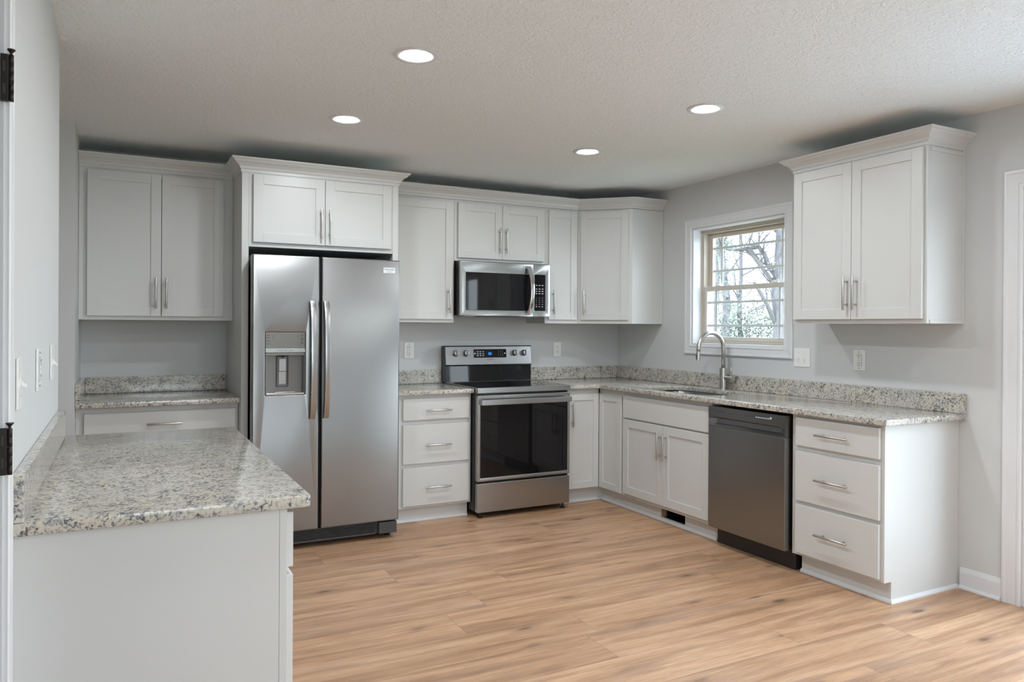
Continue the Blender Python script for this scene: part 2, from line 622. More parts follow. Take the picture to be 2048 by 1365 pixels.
# --- window_1 above the sink: casing, liner, frame, two sashes
win = bpy.data.objects.new('window_1', None)
COL.objects.link(win)
win.location = (0.06, -1.43, WZ0)
win['kind'] = 'structure'
u0, u1 = -WY1, -WY0
casing(RIGHT, u0 - .002, u1 + .002, WZ0 - .002, WZ1 + .002, 'c').build('window_casing', 'trim', win)
b = MB()
for (a0, a1, c0, c1) in ((u0, u0 + .012, WZ0, WZ1), (u1 - .012, u1, WZ0, WZ1), (u0 + .012, u1 - .012, WZ1 - .012, WZ1), (u0 + .012, u1 - .012, WZ0, WZ0 + .012)):
    b.box(RIGHT, a0, a1, c0, c1, -.195, .0)
b.build('window_liner', 'trim', win, .001)
u0 += .012; u1 -= .012; z0 = WZ0 + .012; z1 = WZ1 - .012
b = MB()
fwd = .024
for (a0, a1, c0, c1) in ((u0, u0 + fwd, z0, z1), (u1 - fwd, u1, z0, z1), (u0 + fwd, u1 - fwd, z1 - fwd, z1), (u0 + fwd, u1 - fwd, z0, z0 + .02)):
    b.box(RIGHT, a0, a1, c0, c1, -.185, -.085)
b.box(RIGHT, u0, u0 + .012, z0, z1, -.085, -.078).box(RIGHT, u0, u1, z1 - .012, z1, -.085, -.078)
b.build('window_frame', 'vinyl', win, .0015)


def sash(name, a0, a1, c0, c1, n0, n1, st, rail_b, rail_t, material, gh):
    b = MB()
    b.box(RIGHT, a0, a0 + st, c0, c1, n0, n1).box(RIGHT, a1 - st, a1, c0, c1, n0, n1)
    b.box(RIGHT, a0 + st, a1 - st, c0, c0 + rail_b, n0, n1).box(RIGHT, a0 + st, a1 - st, c1 - rail_t, c1, n0, n1)
    o = b.build(name, material, win, .002)
    g0, g1, h0, h1 = a0 + st, a1 - st, c0 + rail_b, c1 - rail_t
    nm = (n0 + n1) / 2
    MB().box(RIGHT, g0, g1, h0, h1, nm - .0125, nm - .0105).build('glass_pane', 'pane', o)
    q = MB()
    w = .0085
    for dv in gh:
        q.box(RIGHT, g0, g1, dv - w, dv + w, nm - .006, nm + .000)
    for du in (g0 + .085, g1 - .085):
        q.box(RIGHT, du - w, du + w, h0, h1, nm - .0055, nm - .0005)
    q.build('grille', 'grille', o, .001)
    return o


ZM = 1.655
sash('upper_sash', u0 + fwd, u1 - fwd, ZM - .015, z1 - fwd, -.165, -.135, .040, .030, .034, 'vinyl', (1.79, 1.965))
lo = sash('lower_sash', u0 + .016, u1 - .016, z0 + .02, ZM + .016, -.125, -.092, .034, .030, .036, 'vinyl_light', (1.372, 1.548))
for uu in (1.145, 1.70):
    b = MB().box(RIGHT, uu - .03, uu + .03, ZM + .016, ZM + .024, -.120, -.098)
    b.tube([RIGHT(uu - .012, ZM + .024, -.109), RIGHT(uu - .012, ZM + .031, -.109)], .011, 14)
    b.box(RIGHT, uu - .015, uu + .024, ZM + .030, ZM + .036, -.114, -.100)
    b.build('sash_lock', 'white_plastic', lo, .001)

# --- door_1: glazed patio door just past the drawer cabinet
dr = bpy.data.objects.new('door_1', None)
COL.objects.link(dr)
dr.location = (.05, (PY0 + PY1) / 2, 0)
dr['kind'] = 'structure'
DC = [(0, 0), (0, .012), (.006, .016), (.016, .016), (.022, .012), (.066, .015), (.074, .019), (.084, .019), (.0895, .013), (.0895, 0)]
casing(RIGHT, -PY1, -PY0, 0, PZ1 - .008, 'c', False, DC).build('door_casing', 'trim', dr)
a0, a1 = -PY1, -PY0
b = MB()
b.box(RIGHT, a0, a0 + .03, 0, PZ1, -.19, .0).box(RIGHT, a1 - .03, a1, 0, PZ1, -.19, .0)
b.box(RIGHT, a0 + .03, a1 - .03, PZ1 - .03, PZ1, -.19, .0).box(RIGHT, a0 + .03, a1 - .03, .0005, .022, -.19, -.02)
b.build('door_jamb', 'trim', dr, .001)
mid = (a0 + a1) / 2
for q0, q1, nn in ((a0 + .031, mid + .04, -.10), (mid - .04, a1 - .031, -.15)):
    b = MB()
    st = .085
    b.box(RIGHT, q0, q0 + st, .023, PZ1 - .031, nn, nn + .045).box(RIGHT, q1 - st, q1, .023, PZ1 - .031, nn, nn + .045)
    b.box(RIGHT, q0 + st, q1 - st, .023, .16, nn, nn + .045).box(RIGHT, q0 + st, q1 - st, PZ1 - .11, PZ1 - .031, nn, nn + .045)
    o = b.build('sliding_panel', 'trim', dr, .002)
    MB().box(RIGHT, q0 + st, q1 - st, .16, PZ1 - .11, nn + .02, nn + .024).build('glass_pane', 'pane', o)

# --- added_front_window in the front wall behind the camera, added unseen to light the room
w2 = bpy.data.objects.new('added_front_window', None)
COL.objects.link(w2)
w2.location = ((FW0 + FW1) / 2, YF - .06, FZ0)
w2['kind'] = 'structure'
FRONT = F((0, YF, 0), (1, 0, 0), (0, 1, 0))
casing(FRONT, FW0, FW1, FZ0, FZ1, 'c').build('window_casing', 'trim', w2)
b = MB()
for (p0, p1, c0, c1) in ((FW0, FW0 + .05, FZ0, FZ1), (FW1 - .05, FW1, FZ0, FZ1), (FW0 + .05, FW1 - .05, FZ1 - .05, FZ1), (FW0 + .05, FW1 - .05, FZ0, FZ0 + .05), (FW0 + .05, FW1 - .05, 1.43, 1.47)):
    b.box(FRONT, p0, p1, c0, c1, -.11, -.04)
o = b.build('window_frame', 'trim', w2, .002)
MB().box(FRONT, FW0 + .05, FW1 - .05, FZ0 + .05, 1.43, -.08, -.076).box(FRONT, FW0 + .05, FW1 - .05, 1.47, FZ1 - .05, -.08, -.076).build('glass_pane', 'pane', o)

# --- door_2: doorway in the left wall beside the peninsula, hinges left on its jamb
d2 = bpy.data.objects.new('door_2', None)
COL.objects.link(d2)
d2.location = (LX - .06, -4.0, 0)
d2['kind'] = 'structure'
LEFT = F((LX, 0, 0), (0, 1, 0), (1, 0, 0))
C2 = [(0, 0), (0, .008), (.005, .0115), (.03, .010), (.05, .012), (.055, .009), (.055, 0)]
casing(LEFT, -4.405, -3.612, 0, 2.035, 'c', False, C2).build('door_casing', 'trim', d2)
b = MB()
b.wbox(LX - .122, LX + .0002, -3.618, -3.600, 0, 2.05).wbox(LX - .122, LX + .0002, -4.42, -4.402, 0, 2.05)
b.wbox(LX - .122, LX + .0002, -4.402, -3.618, 2.032, 2.05)
b.wbox(LX - .075, LX - .045, -3.630, -3.618, 0, 2.03)
b.build('door_jamb', 'trim', d2, .001)
for zc_, lab in ((1.857, 'dark bronze door hinge, the upper one on the white jamb at left'),
                 (1.092, 'dark bronze door hinge, the lower one beside the peninsula worktop')):
    h = thing('door_hinge', lab, 'hinge', (LX + .008, -3.622, zc_ - .05), 'door hinges on the left jamb')
    b = MB()
    hx = LX + .012
    b.box(WORLD, hx - .0175, hx - .004, zc_ - .048, zc_ + .048, -3.6345, -3.622)
    leaf = b.build('leaf', 'bronze', h, .001)
    for dz in (-.023, .023):
        MB().box(WORLD, hx - .013, hx - .009, zc_ + dz - .010, zc_ + dz + .010, -3.6355, -3.6345).build('screw_slot', 'slot', leaf)
    b = MB()
    for i in range(5):
        z_ = zc_ - .048 + i * .0192
        b.tube([(hx + .001, -3.630, z_ + .0004), (hx + .001, -3.630, z_ + .0188)], .0048, 14)
    b.build('knuckle', 'bronze', h)
    b = MB().lathe((hx + .001, -3.630, zc_ + .048), (0, 0, 1), [(0, 0), (.0026, 0), (.0028, .004), (.0075, .009), (.0075, .011), (0, .0115)], 14)
    b.build('hinge_pin', 'bronze', h, smooth=True)

# baseboard between the drawer cabinet and the patio door
b = MB()
b.prism(RIGHT, [(0.0004, 0.0005), (.0125, .0005), (.0125, .085), (.009, .098), (.005, .108), (.0004, .110)], 3.0735, 3.2822)
o = struct(b, 'baseboard_right', 'trim')
o2 = MB().prism(RIGHT, [(.0127, .0005), (.026, .0005), (.0255, .007), (.022, .014), (.0127, .018)], 3.0735, 3.2822).build('shoe_moulding', 'trim', o)

# ---------------------------------------------------------------- cabinet builders
def shaker(fr, u0, u1, v0, v1, n0, parent, name='door', th=.020, rail=.058):
    b = MB()
    n1 = n0 + th
    rc = n1 - .007
    b.box(fr, u0, u0 + rail, v0, v1, n0, n1).box(fr, u1 - rail, u1, v0, v1, n0, n1)
    b.box(fr, u0 + rail, u1 - rail, v1 - rail, v1, n0, n1).box(fr, u0 + rail, u1 - rail, v0, v0 + rail, n0, n1)
    b.box(fr, u0 + rail - .001, u1 - rail + .001, v0 + rail - .001, v1 - rail + .001, n0 + .002, rc)
    return b.build(name, 'paint', parent, .0013)


def slabfront(fr, u0, u1, v0, v1, n0, parent, name='drawer', th=.020):
    return MB().box(fr, u0, u1, v0, v1, n0, n0 + th).build(name, 'paint', parent, .0018)


def pull(fr, u, v, n, parent, vertical=True, L=.190):
    """bar pull centred on (u, v), n = face it is screwed to"""
    b = MB()
    h = L / 2
    q = .064
    if vertical:
        b.tube([fr(u, v - h, n + .034), fr(u, v + h, n + .034)], .006, 16)
        for s_ in (-q, q):
            b.tube([fr(u, v + s_, n), fr(u, v + s_, n + .030)], .0048, 12)
    else:
        b.tube([fr(u - h, v, n + .034), fr(u + h, v, n + .034)], .006, 16)
        for s_ in (-q, q):
            b.tube([fr(u + s_, v, n), fr(u + s_, v, n + .030)], .0048, 12)
    return b.build('handle', 'nickel', parent, .0006)


def carcass(fr, u0, u1, v0, v1, dep, parent, top=True, n_back=.001):
    """open-backed box of 18 mm boards behind a 19 mm face frame; face at n = dep"""
    t = .018
    b = MB()
    ff = dep - .019
    b.box(fr, u0, u0 + t, v0, v1, n_back, ff).box(fr, u1 - t, u1, v0, v1, n_back, ff)
    b.box(fr, u0 + t, u1 - t, v0, v0 + t, n_back, ff)
    b.box(fr, u0 + t, u1 - t, v0 + t, v1, n_back, n_back + .006)
    if top:
        b.box(fr, u0 + t, u1 - t, v1 - t, v1, n_back + .006, ff)
    return b.build('cabinet_body', 'paint', parent, .0008)


def faceframe(fr, u0, u1, v0, v1, dep, parent, stile=.040, rails=(), top=.04, bot=.032, mull=()):
    ff = dep - .019
    b = MB()
    b.box(fr, u0, u0 + stile, v0, v1, ff, dep).box(fr, u1 - stile, u1, v0, v1, ff, dep)
    b.box(fr, u0 + stile, u1 - stile, v1 - top, v1, ff, dep).box(fr, u0 + stile, u1 - stile, v0, v0 + bot, ff, dep)
    for r0, r1 in rails:
        b.box(fr, u0 + stile, u1 - stile, r0, r1, ff, dep)
    return b.build('face_frame', 'paint', parent, .0008)


ZU0, ZU1 = 1.383, 2.300            # wall cabinets
UD = .305
# crown profile: offset outwards, height
CR = [(0.0005, -.012), (.006, -.012), (.006, .004), (.012, .010), (.016, .022), (.030, .036), (.046, .046), (.054, .056), (.060, .058), (.064, .066), (.064, .070), (.0005, .070)]


def crown(path, parent, zc, name='crown_moulding'):
    b = MB().sweep(lambda a, c, h: Vector((a, c, zc + h)), path, CR)
    return b.build(name, 'paint', parent)


# ---- A. wall cabinet in the alcove
t = thing('wall_cabinet', 'wide two-door white wall cabinet in the alcove left of the refrigerator', 'cabinet', (-3.695, -.15, ZU0), 'white shaker wall cabinets')
a0, a1 = AX + .001, -3.2665
carcass(BACK, a0, a1, ZU0, ZU1, UD, t)
faceframe(BACK, a0, a1, ZU0, ZU1, UD, t, .064)
d_ = shaker(BACK, -4.090, -3.6885, 1.407, 2.284, UD + .0005, t); pull(BACK, -3.719, 1.549, UD + .0205, d_)
d_ = shaker(BACK, -3.6855, -3.325, 1.407, 2.284, UD + .0005, t); pull(BACK, -3.6595, 1.549, UD + .0205, d_)
crown([(a1 - .0005, -UD), (a0, -UD)], t, 2.310)

# ---- B. refrigerator surround with cabinet over
FD = .700
t = thing('refrigerator_cabinet', 'tall white surround with a two-door cabinet over the refrigerator', 'cabinet', (-2.772, -.35, 0))
for x0, x1 in ((-3.266, -3.226), (-2.318, -2.281)):
    MB().box(BACK, x0, x1, .0005, 2.300, .001, FD).build('side_panel', 'paint', t, .001)
a0, a1 = -3.2255, -2.3185
carcass(BACK, a0, a1, 1.832, 2.300, FD, t)
faceframe(BACK, a0, a1, 1.832, 2.300, FD, t, .026, bot=.03, top=.036)
d_ = shaker(BACK, -3.202, -2.770, 1.860, 2.270, FD + .0005, t); pull(BACK, -2.7975, 1.994, FD + .0205, d_)
d_ = shaker(BACK, -2.767, -2.334, 1.860, 2.270, FD + .0005, t); pull(BACK, -2.7435, 1.994, FD + .0205, d_)
crown([(-2.281, -.37), (-2.281, -FD), (-3.266, -FD), (-3.266, -.37)], t, 2.292)

# ---- C. tall single door left of the microwave
t = thing('wall_cabinet', 'single-door white wall cabinet between the refrigerator and the microwave', 'cabinet', (-2.0, -.15, ZU0), 'white shaker wall cabinets')
a0, a1 = -2.280, -1.7095
carcass(BACK, a0, a1, ZU0, ZU1, UD, t)
faceframe(BACK, a0, a1, ZU0, ZU1, UD, t)
d_ = shaker(BACK, -2.262, -1.7255, 1.407, 2.278, UD + .0005, t); pull(BACK, -1.7605, 1.548, UD + .0205, d_)

# ---- D. short cabinet above the microwave
t = thing('wall_cabinet', 'short two-door white wall cabinet above the microwave', 'cabinet', (-1.32, -.15, 1.845), 'white shaker wall cabinets')
a0, a1 = -1.7085, -.9285
carcass(BACK, a0, a1, 1.845, ZU1, UD, t)
faceframe(BACK, a0, a1, 1.845, ZU1, UD, t, .034, bot=.03)
d_ = shaker(BACK, -1.683, -1.3175, 1.869, 2.280, UD + .0005, t); pull(BACK, -1.3415, 2.0105, UD + .0205, d_)
d_ = shaker(BACK, -1.3145, -.951, 1.869, 2.280, UD + .0005, t); pull(BACK, -1.288, 2.0105, UD + .0205, d_)

# ---- E. narrow cabinet right of the microwave
t = thing('wall_cabinet', 'narrow single-door white wall cabinet right of the microwave', 'cabinet', (-.775, -.15, ZU0), 'white shaker wall cabinets')
a0, a1 = -.9275, -.6205
carcass(BACK, a0, a1, ZU0, ZU1, UD, t)
faceframe(BACK, a0, a1, ZU0, ZU1, UD, t, .03)
d_ = shaker(BACK, -.901, -.638, 1.413, 2.283, UD + .0005, t); pull(BACK, -.8695, 1.552, UD + .0205, d_)

# ---- F. diagonal corner cabinet
t = thing('corner_wall_cabinet', 'diagonal one-door white wall cabinet in the corner left of the window', 'cabinet', (-.3, -.3, ZU0))
k_ = .616
pts = [(-.0015, -.0015), (-.0015, -k_), (-UD, -k_), (-.6195, -UD), (-.6195, -.0015)]
MB().slab(pts, ZU0, ZU1).build('cabinet_body', 'paint', t, .0015)
dv = Vector((-UD + .6195, -k_ + UD, 0))
DG = F((-.6195, -UD, 0), dv, (dv.y, -dv.x, 0))
Ld = dv.length
d_ = shaker(DG, .028, Ld - .030, 1.413, 2.284, .0005, t); pull(DG, .062, 1.553, .0205, d_)
MB().box(RIGHT, k_ + .0003, k_ + .004, ZU0, ZU1, .002, .020).build('scribe_strip', 'paint', t, .0008)

# crown along C, D, E and the corner cabinet
b = MB().sweep(lambda a, c, h: Vector((a, c, 2.3015 + .012 + h)), [(-.001, -k_), (-UD, -k_), (-.6195, -UD), (-2.2165, -UD)], CR)
o = b.build('crown_moulding', 'paint')
tag(o, 'white crown moulding running over the microwave cabinets and around the corner cabinet', 'moulding')

# ---- G. wall cabinet right of the window
t = thing('wall_cabinet', 'large two-door white wall cabinet right of the window', 'cabinet', (-.15, -2.66, ZU0), 'white shaker wall cabinets')
a0, a1 = 2.231, 3.077
carcass(RIGHT, a0, a1, ZU0, ZU1, UD, t)
faceframe(RIGHT, a0, a1, ZU0, ZU1, UD, t)
d_ = shaker(RIGHT, 2.245, 2.6455, 1.407, 2.280, UD + .0005, t); pull(RIGHT, 2.6225, 1.552, UD + .0205, d_)
d_ = shaker(RIGHT, 2.6485, 3.060, 1.407, 2.280, UD + .0005, t); pull(RIGHT, 2.682, 1.552, UD + .0205, d_)
b = MB().box(RIGHT, a1 + .0003, a1 + .005, ZU0, ZU1, .001, .020).box(RIGHT, a1 + .0003, a1 + .005, ZU0, ZU0 + .018, .020, UD - .02)
b.box(RIGHT, a1 + .0003, a1 + .005, ZU1 - .04, ZU1 - .02, .020, UD - .02)
b.build('scribe_strip', 'paint', t, .0008)
crown([(-.001, -a1), (-UD, -a1), (-UD, -a0), (-.001, -a0)], t, 2.298)

# ---------------------------------------------------------------- base cabinets
BF, BD = .592, .612                # face-frame plane, door-front plane
ZB0, ZB1 = .105, .8825
TK = .540


def toekick(fr, u0, u1, parent, hole=None):
    b = MB()
    if hole:
        h0, h1, g0, g1 = hole
        b.box(fr, u0, h0, .0005, ZB0 - .0005, TK - .016, TK).box(fr, h1, u1, .0005, ZB0 - .0005, TK - .016, TK)
        b.box(fr, h0, h1, .0005, g0, TK - .016, TK)
        b.box(fr, h0, h1, g1, ZB0 - .0005, TK - .016, TK)
    else:
        b.box(fr, u0, u1, .0005, ZB0 - .0005, TK - .016, TK)
    return b.build('toe_kick', 'paint', parent, .0008)


SHOE = [(.0004, .0005), (.014, .0005), (.0135, .008), (.010, .015), (.005, .019), (.0004, .020)]


def shoe(path, parent):
    return MB().sweep(lambda a, c, h: Vector((a, c, h)), path, SHOE).build('shoe_moulding', 'trim', parent)


# ---- H. alcove base cabinet
t = thing('base_cabinet', 'white base cabinet with one wide drawer in the alcove left of the refrigerator', 'cabinet', (-3.70, -.3, 0), 'white base cabinets')
a0, a1 = AX + .001, -3.2675
carcass(BACK, a0, a1, ZB0, ZB1, BF, t, False)
faceframe(BACK, a0, a1, ZB0, ZB1, BF, t, .046, rails=((.677, .73),))
d_ = slabfront(BACK, -4.092, -3.283, .700, .848, BF + .0005, t); pull(BACK, -3.680, .775, BF + .0205, d_, False)
for q0, q1, hu in ((-4.092, -3.6895, -3.73), (-3.6865, -3.283, -3.646)):
    d_ = shaker(BACK, q0, q1, .123, .677, BF + .0005, t); pull(BACK, hu, .54, BF + .0205, d_)
toekick(BACK, a0, a1, t)

# ---- I. three-drawer base left of the range
DZ = ((.709, .857), (.411, .678), (.123, .385))
t = thing('drawer_cabinet', 'white three-drawer base cabinet between the refrigerator and the range', 'cabinet', (-1.99, -.3, 0), 'white drawer cabinets')
a0, a1 = -2.280, -1.6965
carcass(BACK, a0, a1, ZB0, ZB1, BF, t, False)
faceframe(BACK, a0, a1, ZB0, ZB1, BF, t, .078, rails=((.678, .709), (.385, .411)))
for z0_, z1_ in DZ:
    d_ = slabfront(BACK, -2.207, -1.715, z0_, z1_, BF + .0005, t)
    pull(BACK, -1.957, (z0_ + z1_) / 2 - .008, BF + .0205, d_, False)
toekick(BACK, a0, a1 - .002, t)
shoe([(a1 - .004, -TK), (a0, -TK)], t)

# ---- J. corner base with a bi-fold door
t = thing('corner_base_cabinet', 'white corner base cabinet with two-leaf door right of the range', 'cabinet', (-.45, -.45, 0))
b = MB()
cx0 = -.922
b.wbox(cx0, cx0 + .018, -BF + .019, -.001, ZB0, ZB1)
b.wbox(cx0, -.603, -BF, -BF + .019, .835, ZB1).wbox(cx0, cx0 + .02, -BF, -BF + .019, ZB0, .835)
b.wbox(cx0 + .018, -.001, -BF + .019, -.001, ZB0, ZB0 + .018)
b.wbox(-BF + .0, -.001, -.9075, -BF + .019, ZB0, ZB0 + .018)
b.wbox(-BF, -BF + .019, -.9075, -BF - .001, .835, ZB1).wbox(-BF, -BF + .019, -.9075, -.894, ZB0 + .018, .835)
b.build('cabinet_body', 'paint', t, .0008)
d_ = shaker(BACK, -.898, -.6145, .118, .842, BF + .0005, t, rail=.050); pull(BACK, -.863, .692, BF + .0205, d_)
shaker(RIGHT, .6145, .893, .118, .842, BF + .0005, t, rail=.050)
b = MB().box(BACK, cx0, -TK + .016, .0005, ZB0 - .0005, TK - .016, TK).box(RIGHT, TK, .9075, .0005, ZB0 - .0005, TK - .016, TK)
b.build('toe_kick', 'paint', t, .0008)
shoe([(-TK, -.9075), (-TK, -TK), (cx0, -TK)], t)

# ---- K. sink base
t = thing('sink_cabinet', 'white two-door base cabinet below the sink with open toe-kick vent', 'cabinet', (-.3, -1.38, 0))
a0, a1 = .9085, 1.8475
carcass(RIGHT, a0, a1, ZB0, ZB1, BF, t, False)
faceframe(RIGHT, a0, a1, ZB0, ZB1, BF, t, .026, rails=((.665, .715),))
slabfront(RIGHT, .924, 1.834, .690, .852, BF + .0005, t, 'false_drawer_front')
d_ = shaker(RIGHT, .926, 1.3825, .130, .678, BF + .0005, t); pull(RIGHT, 1.362, .5375, BF + .0205, d_)
d_ = shaker(RIGHT, 1.3855, 1.836, .130, .678, BF + .0005, t); pull(RIGHT, 1.4255, .5375, BF + .0205, d_)
tk = toekick(RIGHT, a0, a1, t, (1.285, 1.536, .024, .098))
MB().box(RIGHT, 1.2852, 1.2890, .0245, .0975, TK - .045, TK - .0005).build('vent_opening_edge', 'raw', tk)
b = MB().box(RIGHT, 1.270, 1.2845, .001, .104, TK - .22, TK - .017).box(RIGHT, 1.5365, 1.551, .001, .104, TK - .22, TK - .017)
b.box(RIGHT, 1.2846, 1.5364, .001, .0235, TK - .22, TK - .017).box(RIGHT, 1.2846, 1.5364, .0985, .104, TK - .22, TK - .017).box(RIGHT, 1.270, 1.551, .001, .104, TK - .23, TK - .2205)
b.build('dark_vent_liner', 'black', tk)  # black liner stands in for the shade inside the vent opening
shoe([(-TK, -a1 + .001), (-TK, -a0)], t)

# ---- L. right drawer base with finished end panel
t = thing('drawer_cabinet', 'white three-drawer base cabinet with finished end right of the dishwasher', 'cabinet', (-.3, -2.77, 0), 'white drawer cabinets')
a0, a1 = 2.490, 3.040
carcass(RIGHT, a0, a1, ZB0, ZB1, BF, t, False)
faceframe(RIGHT, a0, a1, ZB0, ZB1, BF, t, .042, rails=((.678, .712), (.385, .411)))
for z0_, z1_ in ((.712, .866), (.411, .681), (.122, .389)):
    d_ = slabfront(RIGHT, 2.525, 3.039, z0_, z1_, BF + .0005, t)
    pull(RIGHT, 2.780, (z0_ + z1_) / 2 - (.002 if z0_ > .7 else .0), BF + .0205, d_, False, .204)
b = MB().prism(RIGHT, [(.001, .0005), (TK, .0005), (TK, ZB0), (BF, ZB0), (BF, ZB1), (.001, ZB1)], a1 + .0005, 3.058)
b.build('end_panel', 'paint', t, .0008)
toekick(RIGHT, a0 + .022, a1, t)
shoe([(-.0135, -3.0585), (-TK, -3.0585), (-TK, -a0 - .022)], t)

# ---- M. peninsula base cabinets (drawer over door), fronts face the kitchen
t = thing('peninsula_cabinet', 'white base cabinet with flat end panel under the foreground worktop', 'cabinet', (-3.83, -2.78, 0))
PF = -3.5115 - LX - .0195           # face-frame front measured from the left wall
PX = PF + .0195
p0, p1 = -3.468, -2.06
b = MB()
b.box(PEN, p0, p0 + .018, ZB0, ZB1, .001, PF - .019).box(PEN, p1 - .018, p1, ZB0, ZB1, .001, PF - .019)
b.box(PEN, p0 + .018, p1 - .018, ZB0, ZB0 + .018, .001, PF - .019)
b.build('cabinet_body', 'paint', t, .0008)
b = MB()
pm = (p0 + p1) / 2
for q0, q1 in ((p0, p0 + .04), (pm - .03, pm + .03), (p1 - .04, p1)):
    b.box(PEN, q0, q1, ZB0, ZB1, PF - .019, PF)
for q0, q1 in ((p0 + .04, pm - .03), (pm + .03, p1 - .04)):
    b.box(PEN, q0, q1, ZB1 - .03, ZB1, PF - .019, PF).box(PEN, q0, q1, ZB0, ZB0 + .03, PF - .019, PF).box(PEN, q0, q1, .69, .73, PF - .019, PF)
b.build('face_frame', 'paint', t, .0008)
for q0, q1 in ((p0 + .006, pm - .015), (pm + .015, p1 - .012)):
    d_ = slabfront(PEN, q0, q1, .722, .866, PF + .0005, t); pull(PEN, (q0 + q1) / 2, .79, PF + .0205, d_, False)
    d_ = shaker(PEN, q0, q1, .123, .702, PF + .0005, t); pull(PEN, q1 - .06, .55, PF + .0205, d_)
b = MB().box(PEN, p0 - .0185, p0 - .0005, .0005, ZB1, .001, PF - .0195).build('end_panel', 'paint', t, .0008)
MB().box(PEN, p0 - .0185, p0 - .0005, .0005, ZB1, PF - .0190, PF).build('end_stile', 'paint', t, .0008)
MB().box(PEN, p0, p1, .0005, ZB0 - .0005, PF - .075, PF - .059).build('toe_kick', 'paint', t)

# ---------------------------------------------------------------- granite worktops
ZC0, ZC1 = .8835, .914
SPL = 1.018


def worktop(name, label, outer, holes, splashes, loc):
    t = thing(name, label, 'countertop', loc, 'speckled granite countertops')
    mb = plate(lambda a, c, h: Vector((a, c, h)), outer, holes, ZC0, ZC1, .004)
    mb.build('slab', 'granite', t, smooth=True)
    for s_ in splashes:
        MB().wbox(*s_, ZC1 + .0004, SPL).build('backsplash', 'granite', t, .002)
    return t


CD = .640
worktop('countertop', 'small granite countertop in the alcove left of the refrigerator',
        [(AX + .001, -.001), (AX + .001, -.668), (-3.2675, -.668), (-3.2675, -.001)], [],
        [(AX + .001, AX + .027, -.668, -.001), (AX + .0275, -3.2675, -.026, -.001)], (-3.7, -.33, ZC0))
worktop('countertop', 'short granite countertop between the refrigerator and the range',
        [(-2.280, -.001), (-2.280, -CD), (-1.6935, -CD), (-1.6935, -.001)], [],
        [(-2.280, -1.6935, -.026, -.001)], (-1.98, -.33, ZC0))
hole = []
for i in range(64):
    a = 2 * PI * i / 64
    c_, s_ = math.cos(a), math.sin(a)
    hole.append((-.350 + .205 * math.copysign(abs(c_) ** .5, c_), -1.385 + .372 * math.copysign(abs(s_) ** .5, s_)))
worktop('countertop', 'long L-shaped granite countertop with the sink, right of the range',
        [(-.001, -.001), (-.925, -.001), (-.925, -CD), (-CD - .02, -CD), (-CD, -CD - .02), (-CD, -3.099), (-.001, -3.099)], [hole],
        [(-.925, -.0275, -.026, -.001), (-.027, -.001, -3.099, -.001)], (-.35, -1.6, ZC0))
worktop('countertop', 'foreground granite countertop on the peninsula against the left wall',
        [(LX + .001, -2.030)] + [(LX + .001, -3.505)] + [(-3.489 + .016 * math.sin(a), -3.489 - .016 * math.cos(a)) for a in [PI / 2 * i / 5 for i in range(6)]] + [(-3.473, -2.030)], [],
        [(LX + .001, LX + .026, -3.505, -2.052)], (-3.80, -2.77, ZC0))

# ---- undermount sink
t = thing('sink', 'stainless undermount sink set into the granite below the window', 'sink', (-.35, -1.385, .68))
b = MB()
rings = []
for sc_r, z_ in ((1.06, .8825), (1.02, .8825), (1.0, .875), (.97, .72), (.93, .695), (.80, .685), (.12, .680), (.10, .674)):
    ring = []
    for i in range(64):
        a = 2 * PI * i / 64
        c_, s_ = math.cos(a), math.sin(a)
        ring.append(b.bm.verts.new((-.350 + .208 * sc_r * math.copysign(abs(c_) ** .5, c_), -1.385 + .375 * sc_r * math.copysign(abs(s_) ** .5, s_), z_)))
    rings.append(ring)
for p, q in zip(rings, rings[1:]):
    for i in range(64):
        b.bm.faces.new((p[i], p[(i + 1) % 64], q[(i + 1) % 64], q[i]))
b.bm.faces.new(rings[-1])
b.build('bowl', 'steel_bright', t, smooth=True)
MB().lathe((-.35, -1.385, .6745), (0, 0, 1), [(0, 0), (.030, 0), (.032, .003), (.028, .004), (.02, .001), (0, .001)], 24).build('drain', 'chrome', t, smooth=True)

# ---- faucet
fx_, fy_ = -.072, -1.390
t = thing('faucet', 'brushed nickel gooseneck pull-down faucet behind the sink', 'faucet', (fx_, fy_, ZC1))
b = MB().lathe((fx_, fy_, ZC1), (0, 0, 1), [(0, .0002), (.029, .0002), (.029, .005), (.0255, .007), (.0255, .152), (.024, .1535), (0, .1535)], 32)
b.build('body', 'nickel', t, smooth=True)
pts = [(fx_, fy_, ZC1 + .1537), (fx_, fy_, 1.205)]
R_ = .115
for i in range(1, 17):
    a = PI * i / 16
    pts.append((fx_ - R_ + R_ * math.cos(a), fy_, 1.205 + R_ * math.sin(a)))
pts.append((fx_ - 2 * R_ - .002, fy_, 1.190))
MB().tube(pts, .0145, 20).build('spout', 'nickel', t)
b = MB().lathe((fx_ - 2 * R_ - .002, fy_, 1.189), (-.05, 0, -1), [(0, 0), (.0145, 0), (.0150, .004), (.0152, .060), (.0148, .066), (0, .066)], 20)
hd = b.build('spray_head', 'nickel', t, smooth=True)
MB().box(WORLD, fx_ - 2 * R_ - .022, fx_ - 2 * R_ - .0165, 1.135, 1.165, fy_ - .005, fy_ + .005).build('spray_button', 'charcoal', hd, .002)
b = MB().lathe((fx_, fy_ - .020, .997), (0, -1, 0), [(0, 0), (.0155, 0), (.0155, .052), (0, .052)], 24)
b.lathe((fx_, fy_ - .0725, .997), (0, -1, 0), [(0, 0), (.020, 0), (.0205, .002), (.0205, .024), (.019, .026), (0, .026)], 24)
hb = b.build('lever_hub', 'nickel', t, smooth=True)
